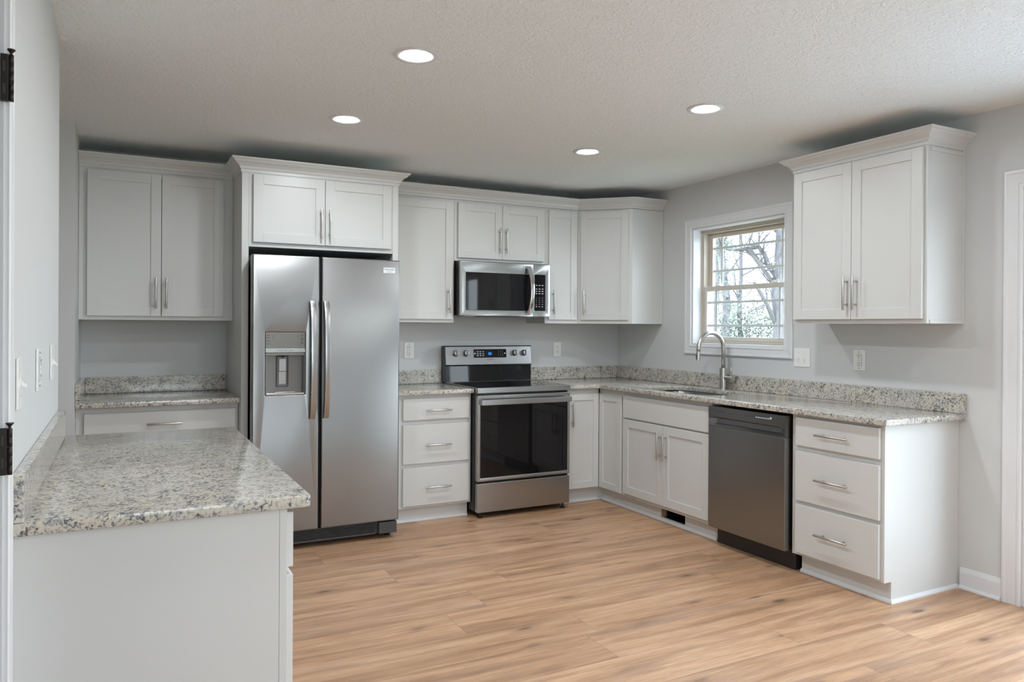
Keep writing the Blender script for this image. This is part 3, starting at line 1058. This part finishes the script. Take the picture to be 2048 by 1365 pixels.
MB().tube([(fx_, fy_ - .080, 1.016), (fx_, fy_ - .078, 1.082)], [.0062, .0068], 14).build('lever', 'nickel', hb)

# ---------------------------------------------------------------- refrigerator
t = thing('refrigerator', 'stainless side-by-side refrigerator with dispenser in its left door', 'refrigerator', (-2.776, -.45, 0))
MB().box(BACK, -3.212, -2.334, .030, 1.757, .03, .800).build('cabinet_shell', 'charcoal', t, .003)
RD0, RD1 = .806, .885
xl0, xl1, xr0, xr1 = -3.230, -2.8415, -2.8265, -2.3315
zf0, zf1 = .118, 1.772
fnB = lambda a, c, h: BACK(a, c, h)
ld = plate(fnB, rrect(xl0, xl1, zf0, zf1, .006), [rrect(-3.156, -2.925, .940, 1.313, .004)], RD0, RD1, .007).build('door', 'steel', t, smooth=True)
rd = plate(fnB, rrect(xr0, xr1, zf0, zf1, .006), [], RD0, RD1, .007).build('door', 'steel', t, smooth=True)
# dispenser
MB().box(BACK, -3.1555, -2.9255, 1.2185, 1.3125, RD0 + .02, RD1 - .001).build('control_panel', 'panel_grey', ld, .002)
MB().box(BACK, -3.1555, -2.9255, 1.193, 1.2180, RD0 + .02, RD1 + .0015).build('label_strip', 'panel_pale', ld, .002)
b = MB()
b.box(BACK, -3.155, -2.926, .9405, 1.192, RD0 + .001, RD0 + .005)
b.box(BACK, -3.155, -3.151, .9405, 1.192, RD0 + .005, RD1 - .004).box(BACK, -2.930, -2.926, .9405, 1.192, RD0 + .005, RD1 - .004)
b.box(BACK, -3.151, -2.930, 1.176, 1.192, RD0 + .005, RD1 - .003)
b.build('dispenser_recess', 'panel_grey', ld, .001)
MB().box(BACK, -3.151, -2.930, .9405, .9525, RD0 + .005, RD1 + .002).box(BACK, -3.10, -2.98, .9525, .958, RD0 + .02, RD1 - .02).build('drip_tray', 'chrome', ld, .0015)
q = plate(fnB, rrect(-3.082, -3.010, .985, 1.172, .008), [rrect(-3.075, -3.017, .992, 1.165, .006)], RD0 + .0055, RD0 + .016, .002)
q.build('paddle_surround', 'charcoal', ld)
MB().box(BACK, -3.067, -3.025, 1.078, 1.155, RD0 + .0055, RD0 + .018).box(BACK, -3.068, -3.024, 1.000, 1.077, RD0 + .0055, RD0 + .012).build('paddle', 'steel_bright', ld, .002)
MB().tube([BACK(-3.046, 1.176, RD0 + .03), BACK(-3.046, 1.160, RD0 + .03)], .006, 14).build('water_spout', 'black', ld)
for du, dv_, w in ((-3.140, 1.297, .014), (-3.140, 1.282, .020), (-3.139, 1.262, .018), (-3.139, 1.245, .016), (-2.943, 1.297, .010), (-2.943, 1.278, .012), (-2.943, 1.270, .018), (-2.943, 1.254, .012), (-2.943, 1.247, .020), (-3.113, 1.290, .006), (-3.113, 1.278, .006), (-2.967, 1.290, .006), (-2.967, 1.278, .006)):
    MB().box(BACK, du - w / 2, du + w / 2, dv_ - .0018, dv_ + .0018, RD1 - .001, RD1 - .0004).build('panel_mark', 'ink', ld)
for s_, du in (('WATER', -3.073), ('CUBE', -3.041), ('CRUSH', -3.009)):
    lettering(s_, BACK, du, 1.205, RD1 + .0016, .0085, 'ink', ld)


def bow_handle(x0, x1, z0, z1, parent):
    b = MB()
    prof = []
    N = 22
    for i in range(N + 1):
        s_ = i / N
        prof.append((RD1 + .012 + .046 * math.sin(PI * s_) ** .55, z0 + (z1 - z0) * s_))
    outer = [(n + .015, z) for n, z in prof]
    rings = []
    for (n, z), (n2, z2) in zip(prof, outer):
        rings.append([b.bm.verts.new(BACK(x0, z, n)), b.bm.verts.new(BACK(x1, z, n)), b.bm.verts.new(BACK(x1 - .004, z, n2 - .002)), b.bm.verts.new(BACK((x0 + x1) / 2, z, n2)), b.bm.verts.new(BACK(x0 + .004, z, n2 - .002))])
    for p, q in zip(rings, rings[1:]):
        for j in range(5):
            f = b.bm.faces.new((p[j], p[(j + 1) % 5], q[(j + 1) % 5], q[j])); f.smooth = True
    b.bm.faces.new(rings[0]); b.bm.faces.new(rings[-1])
    for z in (z0 + .016, z1 - .016):
        b.box(BACK, x0 + .004, x1 - .004, z - .016, z + .016, RD1 + .0003, RD1 + .020)
    o = b.build('handle', 'steel_bright', parent)
    o.data.set_sharp_from_angle(angle=math.radians(35))


bow_handle(-2.905, -2.866, .792, 1.502, ld)
bow_handle(-2.822, -2.784, .792, 1.502, rd)
bd = MB().box(BACK, -2.441, -2.364, 1.688, 1.724, RD1 + .0003, RD1 + .0030).build('badge', 'badge', rd, .0008)
lettering('FRIGIDAIRE', BACK, -2.4025, 1.7115, RD1 + .0032, .0125, 'ink', rd, 'badge_lettering')
lettering('GALLERY', BACK, -2.4025, 1.6965, RD1 + .0032, .0080, 'ink', rd, 'badge_lettering')
b = MB()
b.box(BACK, -3.206, -2.338, .034, .112, .790, .838)
gr = b.build('base_grille', 'charcoal', t, .004)
b = MB()
for i in range(5):
    b.box(BACK, -3.190, -2.475, .046 + i * .012, .0535 + i * .012, .8385, .8460)
b.build('grille_slats', 'black', gr)
b = MB().box(BACK, -3.206, -2.470, .032, .044, .8385, .852).box(BACK, -2.455, -2.336, .034, .108, .8385, .868)
b.build('foot_cover', 'charcoal', t, .010, 3)
for x_ in (-3.18, -2.37):
    for n_ in (.10, .78):
        MB().tube([BACK(x_, .0004, n_), BACK(x_, .034, n_)], .016, 14).build('leveling_foot', 'black', t)
for x_ in (-3.212, -2.396):
    MB().box(BACK, x_, x_ + .062, 1.7575, 1.774, .70, .80).build('hinge_cover', 'charcoal', t, .003)

# ---------------------------------------------------------------- range
t = thing('range', 'freestanding stainless electric range with black glass oven door', 'stove', (-1.31, -.35, 0))
rx0, rx1 = -1.6905, -.9275
MB().box(BACK, rx0 + .001, rx1 - .001, .045, .884, .035, .640).build('oven_body', 'black', t, .002)
# cooktop
ct = MB().box(BACK, rx0, rx1, .8845, .9225, .655, .700).box(BACK, rx0, rx0 + .012, .9155, .9225, .095, .655).box(BACK, rx1 - .012, rx1, .9155, .9225, .095, .655).box(BACK, rx0 + .012, rx1 - .012, .9155, .9225, .095, .108)
ct.build('cooktop_trim', 'steel_bright', t, .0018)
cg = MB().box(BACK, rx0 + .0125, rx1 - .0125, .9155, .9215, .1085, .6545).build('cooktop_glass', 'glass_black', t)
MAT['burner_print'] = mat('burner_print', (.05, .05, .052), .2)
for bx, by, br in ((-1.49, .50, .10), (-1.12, .50, .115), (-1.49, .25, .075), (-1.12, .25, .075)):
    b = MB()
    b.lathe(BACK(bx, .9216, by), (0, 0, 1), [(br - .002, 0), (br - .002, .0002), (br, .0002), (br, 0)], 40)
    b.build('burner_ring', 'burner_print', cg)
MB().box(BACK, rx0 + .001, rx1 - .001, .8845, .915, .035, .654).build('cooktop_pan', 'black', t)
# door
dz0, dz1 = .262, .869
dn0, dn1 = .650, .694
dp = plate(fnB, rrect(rx0 + .002, rx1 - .002, dz0, dz1, .004), [rrect(-1.6655, -.9495, .287, .800, .004)], dn0, dn1, .003)
dr_ = dp.build('oven_door', 'steel_bright', t, smooth=True)
MB().box(BACK, -1.6650, -.9500, .2875, .7995, dn0 + .004, dn1 - .0015).build('door_glass', 'glass_black', dr_, .001)
b = MB()
b.box(BACK, -1.678, -.944, .803, .842, .728, .748)
b.box(BACK, -1.676, -1.648, .806, .839, dn1 + .0003, .7278).box(BACK, -.974, -.946, .806, .839, dn1 + .0003, .7278)
b.build('handle', 'steel_bright', dr_, .003)
MB().box(BACK, rx0 + .004, rx1 - .004, .870, .8838, .640, .660).build('vent_gap', 'black', t)
# drawer
MB().box(BACK, rx0 + .002, rx1 - .002, .042, .248, .650, .694).build('storage_drawer', 'steel_bright', t, .005)
MB().box(BACK, rx0 + .004, rx1 - .004, .2485, .2610, .641, .660).build('drawer_gap', 'black', t)
for x_ in (rx0 + .04, rx1 - .04):
    for n_ in (.10, .66):
        b = MB().lathe(BACK(x_, .0003, n_), (0, 0, 1), [(0, 0), (.018, 0), (.018, .008), (.008, .012), (.008, .0445), (0, .0445)], 16)
        b.build('leveling_foot', 'black', t)
# backguard
b = MB().prism(BACK, [(.030, .9160), (.094, .9160), (.086, 1.046), (.030, 1.046)], rx0 + .006, rx1 - .006)
b.build('backguard_lower', 'glass_black', t, .002)
b = MB().prism(BACK, [(.030, 1.0465), (.098, 1.0465), (.101, 1.056), (.082, 1.196), (.074, 1.203), (.030, 1.203)], rx0 + .006, rx1 - .001)
bg_ = b.build('control_panel', 'steel', t, .002)
MB().box(BACK, rx0 - .004, rx0 + .0055, .9230, 1.203, .030, .092).build('panel_end_cap', 'black', t, .002)
MB().box(BACK, rx1 - .0008, rx1 + .003, .9230, 1.203, .030, .080).build('panel_end_cap', 'black', t, .001)
tilt = math.atan2(.019, .14)
pn = Vector((0, -math.cos(tilt), math.sin(tilt)))
pv_ = Vector((0, math.sin(tilt), math.cos(tilt)))


class FT:
    """frame on the tilted control panel: v measured as height on the wall"""
    def __call__(s, u, v, n):
        return BACK(u, 1.056, .101) + pv_ * ((v - 1.056) / math.cos(tilt)) + pn * n


P_ = FT()
for kx in (-1.600, -1.512, -1.082, -.994):
    b = MB().lathe(P_(kx, 1.144, .0004), pn, [(0, 0), (.0245, 0), (.0245, .004), (.0235, .006), (.0220, .028), (.0205, .030), (0, .030)], 28)
    kn = b.build('knob', 'steel_bright', bg_, smooth=True)
    b = MB()
    b.box(P_, kx - .0035, kx + .0035, 1.144 - .021, 1.144 + .021, .0303, .0380)
    b.build('knob_grip', 'panel_grey', kn, .001)
    b = MB()
    for i in range(11):
        a = math.radians(-60 + 30 * i)
        b.box(P_, kx + .031 * math.sin(a) - .0012, kx + .031 * math.sin(a) + .0012, 1.144 + .031 * math.cos(a) - .0012, 1.144 + .031 * math.cos(a) + .0012, .0002, .0005)
    b.build('knob_marks', 'ink', bg_)
dsp = MB().box(P_, -1.446, -1.158, 1.108, 1.175, .0002, .0022).build('display', 'glass_black', bg_, .0006)
lettering('800', P_, -1.302, 1.139, .0026, .028, 'blue_led', dsp, 'display_digits') if False else lettering('00', P_, -1.304, 1.138, .0026, .030, 'blue_led', bg_, 'display_digits')
b = MB()
for i in range(3):
    for j in range(3):
        b.box(P_, -1.418 + i * .024, -1.405 + i * .024, 1.122 + j * .0155, 1.128 + j * .0155, .0023, .0026)
b.build('display_keys', 'pale_ink', bg_)
for j, rowt in enumerate(('789', '456', '123')):
    for i, ch in enumerate(rowt):
        lettering(ch, P_, -1.228 + i * .018, 1.126 + (2 - j) * .0155, .0023, .0105, 'pale_ink', bg_, 'display_numeral')
b = MB()
for u_ in (-1.436, -1.172):
    b.lathe(P_(u_, 1.141, .0023), pn, [(0, 0), (.006, 0), (.006, .001), (0, .0014)], 18)
b.build('display_button', 'pale_ink', bg_)
lettering('FRIGIDAIRE', P_, -1.302, 1.093, .0003, .0115, 'ink', bg_)
lettering('GALLERY', P_, -1.302, 1.063, .0003, .0105, 'pale_ink', bg_)

# ---------------------------------------------------------------- over-the-range microwave
t = thing('microwave', 'stainless over-the-range microwave hung above the range', 'microwave', (-1.32, -.2, 1.43))
mx0, mx1, mz0, mz1 = -1.7005, -.9345, 1.4335, 1.8405
MB().box(BACK, mx0 + .003, mx1 - .003, mz0 + .004, mz1 - .002, .004, .372).build('microwave_body', 'black', t, .002)
seam_x = -1.082
md = plate(fnB, rrect(mx0, seam_x - .001, mz0, mz1 - .002, .003), [rrect(-1.655, -1.0935, 1.478, 1.756, .004)], .373, .400, .003).build('door', 'steel_bright', t, smooth=True)
MB().box(BACK, -1.6545, -1.094, 1.4785, 1.7555, .376, .3985).build('door_glass', 'glass_black', md, .001)
mp = plate(fnB, rrect(seam_x + .001, mx1, mz0, mz1 - .002, .003), [rrect(-1.0745, -.976, 1.480, 1.757, .004)], .373, .400, .003).build('control_section', 'steel_bright', t, smooth=True)
ks = MB().box(BACK, -1.0740, -.9765, 1.4805, 1.7565, .376, .3985).build('keypad_glass', 'glass_black', mp, .001)
for j, rowt in enumerate(('123', '456', '789')):
    for i, ch in enumerate(rowt):
        lettering(ch, BACK, -1.056 + i * .027, 1.578 - j * .0165, .3987, .0125, 'pale_ink', mp, 'key_numeral')
lettering('0', BACK, -1.029, 1.5285, .3987, .0125, 'pale_ink', mp, 'key_numeral')
b = MB()
for j, dz in enumerate((1.676, 1.648, 1.630, 1.612)):
    for i in range(3):
        MB().box(BACK, -1.0635 + i * .027, -1.0485 + i * .027, dz - .003, dz + .003, .3987, .3990).build('key', 'pale_ink', mp)
for q in ((-1.061, -1.051, 1.508, 1.515), (-1.037, -1.021, 1.509, 1.512), (-1.007, -.999, 1.508, 1.514)):
    MB().box(BACK, *q, .3987, .3990).build('key', 'pale_ink', mp)
MB().box(BACK, -1.062, -1.050, 1.526, 1.531, .3987, .3990).build('stop_key', 'red_ink', mp)
MB().box(BACK, -1.009, -.995, 1.526, 1.531, .3987, .3990).build('start_key', 'blue_ink', mp)
# bowed handle
b = MB()
N = 26
rings = []
for i in range(N + 1):
    s_ = i / N
    z = 1.446 + (1.820 - 1.446) * s_
    e = .4003 + .004 + .046 * (1 - abs(2 * s_ - 1) ** 2.2)
    xo = -.010 * (1 - (1 - abs(2 * s_ - 1) ** 2)) - 0.0
    x0, x1 = -1.139 + xo, -1.105 + xo
    rings.append([b.bm.verts.new(BACK(x0, z, e)), b.bm.verts.new(BACK(x1, z, e)), b.bm.verts.new(BACK(x1 - .002, z, e + .010)), b.bm.verts.new(BACK((x0 + x1) / 2, z, e + .013)), b.bm.verts.new(BACK(x0 + .002, z, e + .010))])
for p, q in zip(rings, rings[1:]):
    for j in range(5):
        f = b.bm.faces.new((p[j], p[(j + 1) % 5], q[(j + 1) % 5], q[j])); f.smooth = True
b.bm.faces.new(rings[0]); b.bm.faces.new(rings[-1])
b.box(BACK, -1.147, -1.117, 1.447, 1.462, .4001, .409).box(BACK, -1.147, -1.117, 1.804, 1.819, .4001, .409)
o = b.build('handle', 'chrome', md)
o.data.set_sharp_from_angle(angle=math.radians(35))
MB().box(BACK, -1.650, -1.560, mz0 - .0045, mz0 + .0035, .24, .36).box(BACK, -1.14, -1.02, mz0 - .0045, mz0 + .0035, .24, .36).build('underside_light', 'panel_pale', t, .001)
MB().box(BACK, -1.53, -1.17, mz0 - .003, mz0 + .0035, .10, .34).build('grease_filter', 'charcoal', t, .001)
MB().box(BACK, mx0 + .01, mx1 - .01, mz1 - .0019, mz1 + .0035, .24, .372).build('top_vent', 'charcoal', t, .0005)

# ---------------------------------------------------------------- dishwasher
t = thing('dishwasher', 'stainless dishwasher with pocket handle under the granite countertop', 'dishwasher', (-.3, -2.17, 0))
w0, w1 = 1.864, 2.474
MB().box(RIGHT, w0 + .002, w1 - .004, .100, .866, .03, .575).build('tub', 'black', t)
MB().box(RIGHT, w0 + .002, w1 + .012, .0005, .098, .03, .560).build('kick_plate', 'black', t, .003)
dd = MB().box(RIGHT, w0, w1, .112, .7425, .577, .635).build('door', 'steel', t, .003)
b = MB()
b.prism(RIGHT, [(.577, .7435), (.635, .7435), (.635, .748), (.612, .764), (.610, .792), (.632, .802), (.635, .806), (.635, .866), (.577, .866)], w0 + .045, w1 - .045)
flat_ = [(.577, .7435), (.635, .7435), (.635, .806), (.635, .866), (.577, .866)]
cs = b.bm
for e0, e1 in ((w0, w0 + .045), (w1, w1 - .045)):
    A = [(.577, .7435), (.635, .7435), (.635, .748), (.635, .764), (.635, .792), (.635, .802), (.635, .806), (.635, .866), (.577, .866)]
    B_ = [(.577, .7435), (.635, .7435), (.635, .748), (.612, .764), (.610, .792), (.632, .802), (.635, .806), (.635, .866), (.577, .866)]
    va_ = [cs.verts.new(RIGHT(e0, v, n)) for n, v in A]
    vb_ = [cs.verts.new(RIGHT(e1, v, n)) for n, v in B_]
    cs.faces.new(va_)
    for i in range(9):
        j = (i + 1) % 9
        f = cs.faces.new((va_[i], va_[j], vb_[j], vb_[i]))
bmesh.ops.remove_doubles(cs, verts=cs.verts[:], dist=1e-5)
cp_ = b.build('control_panel', 'steel_dark', t)
lettering('FRIGIDAIRE', RIGHT, 1.958, .838, .6352, .0165, 'ink', cp_)
for i in range(4):
    MB().box(RIGHT, 2.035 + i * .018, 2.047 + i * .018, .832, .835, .6351, .6354).build('panel_mark', 'ink', cp_)
b = MB()
for i in range(5):
    b.box(RIGHT, 2.17 + i * .018, 2.183 + i * .018, .834, .839, .6351, .6354)
b.build('cycle_keys', 'ink', cp_)
b = MB()
for i in range(6):
    b.box(RIGHT, 2.255 + i * .018, 2.268 + i * .018, .834, .840, .6351, .6354)
b.box(RIGHT, 2.362, 2.376, .836, .848, .6351, .6354)
b.build('cycle_lights', 'pale_ink', cp_)

# ---------------------------------------------------------------- outlets and switches
def wall_plate(fr, uc, vc, w, h, kind, label, cat, group, gangs=1):
    t = thing('outlet' if kind in ('outlet', 'gfci') else 'light_switch', label, cat, fr(uc, vc - h / 2, .003), group)
    MB().box(fr, uc - w / 2, uc + w / 2, vc - h / 2, vc + h / 2, .0006, .0058).build('cover_plate', 'white_plastic', t, .002)
    n = .0059
    if kind == 'outlet':
        for dv in (-.020, .020):
            r = plate(lambda a, c, hh: fr(a, c, hh), rrect(uc - .0165, uc + .0165, vc + dv - .014, vc + dv + .014, .008), [], n, n + .002, .0005)
            o = r.build('receptacle', 'white_plastic', t)
            b = MB()
            b.box(fr, uc - .0075, uc - .005, vc + dv - .001, vc + dv + .008, n + .0021, n + .0025).box(fr, uc + .005, uc + .0075, vc + dv - .001, vc + dv + .008, n + .0021, n + .0025)
            b.box(fr, uc - .0022, uc + .0022, vc + dv - .010, vc + dv - .0055, n + .0021, n + .0025)
            b.build('slots', 'slot', o)
        MB().tube([fr(uc, vc, n), fr(uc, vc, n + .0012)], .003, 12).build('screw', 'pale_ink', t)
    elif kind == 'gfci':
        MB().box(fr, uc - .0175, uc + .0175, vc - .035, vc + .035, n - .0006, n + .0004).build('shadow_gap', 'slot', t)
        o = MB().box(fr, uc - .0165, uc + .0165, vc - .034, vc + .034, n + .0005, n + .0025).build('receptacle', 'white_plastic', t, .0006)
        b = MB()
        for dv in (-.022, .022):
            b.box(fr, uc - .0080, uc - .005, vc + dv - .001, vc + dv + .008, n + .0026, n + .003).box(fr, uc + .005, uc + .0080, vc + dv - .001, vc + dv + .008, n + .0026, n + .003)
            b.box(fr, uc - .0025, uc + .0025, vc + dv - .010, vc + dv - .005, n + .0026, n + .003)
        b.build('slots', 'slot', o)
        MB().box(fr, uc - .008, uc + .008, vc - .003, vc + .003, n + .0026, n + .0034).build('test_button', 'pale_ink', o)
        for dv in (-.048, .048):
            MB().tube([fr(uc, vc + dv, n), fr(uc, vc + dv, n + .0012)], .003, 12).build('screw', 'slot', t)
    else:
        for g_ in range(gangs):
            u_ = uc + (g_ - (gangs - 1) / 2) * .046
            MB().box(fr, u_ - .005, u_ + .005, vc - .012, vc + .012, n - .0004, n + .0012).build('toggle_frame', 'pale_ink' if kind == 'rocker' else 'white_plastic', t, .0004)
            if kind == 'switch':
                b = MB()
                b.prism(fr, [(n + .0014, vc - .006), (n + .0014, vc + .005), (n + .013, vc - .004 - .006 * (g_ % 2)), (n + .013, vc - .010 - .006 * (g_ % 2))], u_ - .0035, u_ + .0035)
                b.build('toggle', 'white_plastic', t, .0006)
            for dv in (-.030, .030):
                MB().tube([fr(u_, vc + dv, n), fr(u_, vc + dv, n + .001)], .0028, 12).build('screw', 'pale_ink', t)
    return t


wall_plate(BACK, -1.950, 1.168, .078, .121, 'gfci', 'white electrical outlet on the back wall left of the range', 'outlet', 'wall outlets')
wall_plate(BACK, -.628, 1.165, .074, .119, 'outlet', 'white electrical outlet on the back wall right of the range', 'outlet', 'wall outlets')
wall_plate(RIGHT, 2.456, 1.167, .082, .124, 'gfci', 'white electrical outlet below the wall cabinet right of the window', 'outlet', 'wall outlets')
wall_plate(RIGHT, 2.031, 1.166, .128, .121, 'switch', 'double white light switch right of the window', 'light switch', 'wall switches', 2)
wall_plate(LEFT, -3.375, 1.215, .080, .120, 'switch', 'white light switch on the left wall, closest to the door hinges', 'light switch', 'wall switches', 1)
wall_plate(LEFT, -2.890, 1.222, .118, .121, 'gfci', 'white outlet plate on the left wall between two switches', 'outlet', 'wall outlets')
wall_plate(LEFT, -2.405, 1.222, .118, .121, 'switch', 'white light switch on the left wall, nearest the alcove', 'light switch', 'wall switches', 2)

# ---------------------------------------------------------------- recessed lights
LIGHTS = [(-2.844, -2.554, 'recessed ceiling light nearest the camera on the left, the largest in view'),
          (-2.840, -1.476, 'recessed ceiling light above the front of the refrigerator'),
          (-1.291, -2.546, 'recessed ceiling light on the right, above the dishwasher floor area'),
          (-1.299, -1.476, 'recessed ceiling light nearest the microwave, the smallest in view')]
lt0 = None
for lx_, ly_, lab in LIGHTS:
    c = (lx_, ly_, CEIL)
    if lt0 is None:
        lt0 = thing('recessed_light', lab, 'ceiling light', c, 'recessed ceiling lights')
        b = MB().lathe(c, (0, 0, -1), [(.092, .0003), (.092, .003), (.088, .0055), (.074, .0065), (.062, .0030), (.062, .0003)], 40)
        b.build('trim_ring', 'trim', lt0, smooth=True)
        MB().lathe(c, (0, 0, -1), [(0, .0025), (.0615, .0025)], 40).build('lens', 'led_lens', lt0, normals=False)
        for f in lt0.children[-1].data.polygons:
            pass
    else:
        n_ = lt0.copy(); COL.objects.link(n_); n_.location = c; n_['label'] = lab
        for ch in lt0.children:
            q = ch.copy(); COL.objects.link(q); q.parent = n_
# one over the peninsula, then three added out of view to brighten the room
for lx_, ly_, lab in ((-2.84, -3.70, 'recessed ceiling light over the peninsula, behind the first row'), (-1.29, -4.35, 'added unseen recessed ceiling light in front of the patio door'),
                      (-2.84, -6.0, 'added unseen recessed ceiling light in the room behind, left'), (-1.29, -6.0, 'added unseen recessed ceiling light in the room behind, right')):
    n_ = lt0.copy(); COL.objects.link(n_); n_.location = (lx_, ly_, CEIL); n_['label'] = lab
    for ch in lt0.children:
        q = ch.copy(); COL.objects.link(q); q.parent = n_

# ---------------------------------------------------------------- outdoors
o = MB().wbox(.25, 80, -30, 60, -.45, -.35).build('lawn', 'grass')
o['kind'] = 'structure'
o = MB().wbox(-12, .24, -40, YF - .13, -.45, -.35).build('lawn', 'grass')
o['kind'] = 'structure'


def branches(b, p, d, r, L, depth, rng, seg, twigs):
    n = 4
    pts, rs = [Vector(p)], [r]
    for i in range(n):
        d = (d + Vector((rng.uniform(-.28, .28), rng.uniform(-.28, .28), rng.uniform(-.12, .25)))).normalized()
        pts.append(pts[-1] + d * L / n)
        rs.append(r * (1 - .55 * (i + 1) / n))
    b.tube(pts, rs, seg, False)
    if depth == 0:
        twigs.append(pts[-1])
        return
    for i in range(1, n + 1):
        for _ in range(1 if i < n else 2):
            if rng.random() < .82:
                dd_ = (d + Vector((rng.uniform(-1, 1), rng.uniform(-1, 1), rng.uniform(-.35, .8)))).normalized()
                branches(b, pts[i], dd_, rs[i] * .62, L * rng.uniform(.5, .72), depth - 1, rng, max(4, seg - 2), twigs)


def leaves(b, centers, n, spread, size, rng):
    for _ in range(n):
        c = rng.choice(centers) + Vector((rng.gauss(0, spread), rng.gauss(0, spread), rng.gauss(0, spread)))
        a = Vector((rng.uniform(-1, 1), rng.uniform(-1, 1), rng.uniform(-1, 1))).normalized()
        e = a.orthogonal().normalized()
        s_ = size * rng.uniform(.6, 1.4)
        b.face([c - a * s_, c + e * s_ * .6, c + a * s_, c - e * s_ * .6])


def tree(x, y, h, r, seed, label, limbs=(), depth=3, ivy=0, dry=0, first=.22, lean=(0, 0)):
    rng = random.Random(seed)
    t = thing('tree', label, 'tree', (x, y, -.35), 'bare trees outside the window')
    b = MB()
    tw = []
    pts, rs = [], []
    N = 9
    for i in range(N + 1):
        s_ = i / N
        pts.append(Vector((x + lean[0] * s_ + rng.uniform(-.06, .06) * (i > 0), y + lean[1] * s_ + rng.uniform(-.06, .06) * (i > 0), -.36 + h * s_)))
        rs.append(r * (1 - .6 * s_))
    b.tube(pts, rs, 10, False)
    b.build('trunk', 'bark', t)
    b = MB()
    for lim in limbs:
        lp = [Vector((x, y, 0)) + rt * a + fw * c + Vector((0, 0, z)) for a, c, z in lim]
        rr_ = [max(.02, r * .36 * (1 - .6 * i / len(lp))) for i in range(len(lp))]
        b.tube(lp, rr_, 8, False)
        for i in range(1, len(lp)):
            for _ in range(2):
                branches(b, lp[i], Vector((rng.uniform(-1, 1), rng.uniform(-1, 1), rng.uniform(-.8, 1))).normalized(), rr_[i] * .5, rng.uniform(.7, 1.3), 2, rng, 5, tw)
    for i in range(1, N + 1):
        if i / N < first:
            continue
        for _ in range(2):
            d = Vector((rng.uniform(-1, 1), rng.uniform(-1, 1), rng.uniform(.1, .9))).normalized()
            branches(b, pts[i], d, rs[i] * .45, h * rng.uniform(.16, .26), depth - 1, rng, 6, tw)
    b.build('branches', 'twig', t)
    if ivy:
        b = MB(); leaves(b, pts[1:7], ivy, r * 1.5, .055, rng); b.build('ivy', 'ivy', t)
    if dry and tw:
        b = MB(); leaves(b, tw, dry, .12, .05, rng); b.build('dead_leaves', 'dry_leaf', t)
    return t


S1 = .0172
tree(14.9, 12.0, 8.5, .24, 3, 'thick grey trunk at the right edge of the window view',
     limbs=[[(0, 0, 2.9), (-.3, .1, 3.35), (-.45, .1, 3.75), (-.62, .1, 3.98), (-1.0, .15, 3.92), (-1.5, .1, 3.88), (-2.0, .2, 4.0), (-2.3, .2, 3.8)],
            [(-.95, .12, 3.93), (-.55, -.1, 3.25), (0, 0, 2.55)], [(-.1, 0, 1.5), (-.45, -.2, 2.1), (-.85, -.2, 2.8)], [(0, 0, 1.9), (.4, .2, 2.5), (.9, .3, 3.2)]], dry=260, first=.5)
tree(12.7, 11.9, 7.5, .15, 8, 'ivy-covered green trunk left of centre in the window view', depth=3, ivy=1300, lean=(-.55, .1), first=.45)
tree(15.6, 14.4, 8.0, .10, 12, 'slim bare tree in the middle of the window view', depth=3, dry=200, first=.3)
tree(13.5, 13.5, 7.5, .15, 21, 'pinkish grey leaning trunk at the left of the window view', depth=3, dry=120, lean=(.4, .2), first=.35)
tree(20.5, 17.0, 9.0, .20, 31, 'distant bare tree behind the ivy-covered trunk', depth=3, dry=300, first=.2)
tree(21.5, 16.0, 9.0, .17, 37, 'distant bare tree between the slim tree and the thick trunk', depth=3, dry=300, first=.2)
rng = random.Random(5)
for i, (x, y, lab, mt, n) in enumerate(((15.9, 14.9, 'grey-green thicket at the foot of the slim tree', 'ivy', 3200), (17.8, 14.4, 'green thicket left of the thick trunk', 'ivy', 3600),
                                        (14.6, 15.6, 'reddish brown scrub behind the ivy-covered trunk', 'dry_leaf', 2600), (18.6, 13.6, 'green thicket behind the thick trunk', 'ivy', 3200))):
    t = thing('shrub', lab, 'shrub', (x, y, -.35), 'scrub below the trees outside')
    b = MB(); tw = []
    for _ in range(16):
        d = Vector((rng.uniform(-.6, .6), rng.uniform(-.6, .6), 1)).normalized()
        branches(b, Vector((x + rng.uniform(-.9, .9), y + rng.uniform(-.9, .9), -.36)), d, .03, rng.uniform(1.0, 2.0), 2, rng, 4, tw)
    b.build('stems', 'twig', t)
    b = MB(); leaves(b, tw, n, .26, .048, rng); b.build('foliage', mt, t)
MAT['bounce_concrete'] = mat('pale_bounce_concrete', (.72, .735, .74), .8)  # kept pale to bounce daylight up to the ceiling
for x0, x1, y0, y1 in ((.26, 4.5, -8.5, -2.4), (-6.0, -.5, -12.0, YF - .14)):
    o = MB().wbox(x0, x1, y0, y1, -.3495, -.12).build('patio', 'bounce_concrete')  # unseen slab added outside the glazing as a daylight reflector
    o['kind'] = 'structure'
# fresh green trees seen only as reflections, beyond the front window
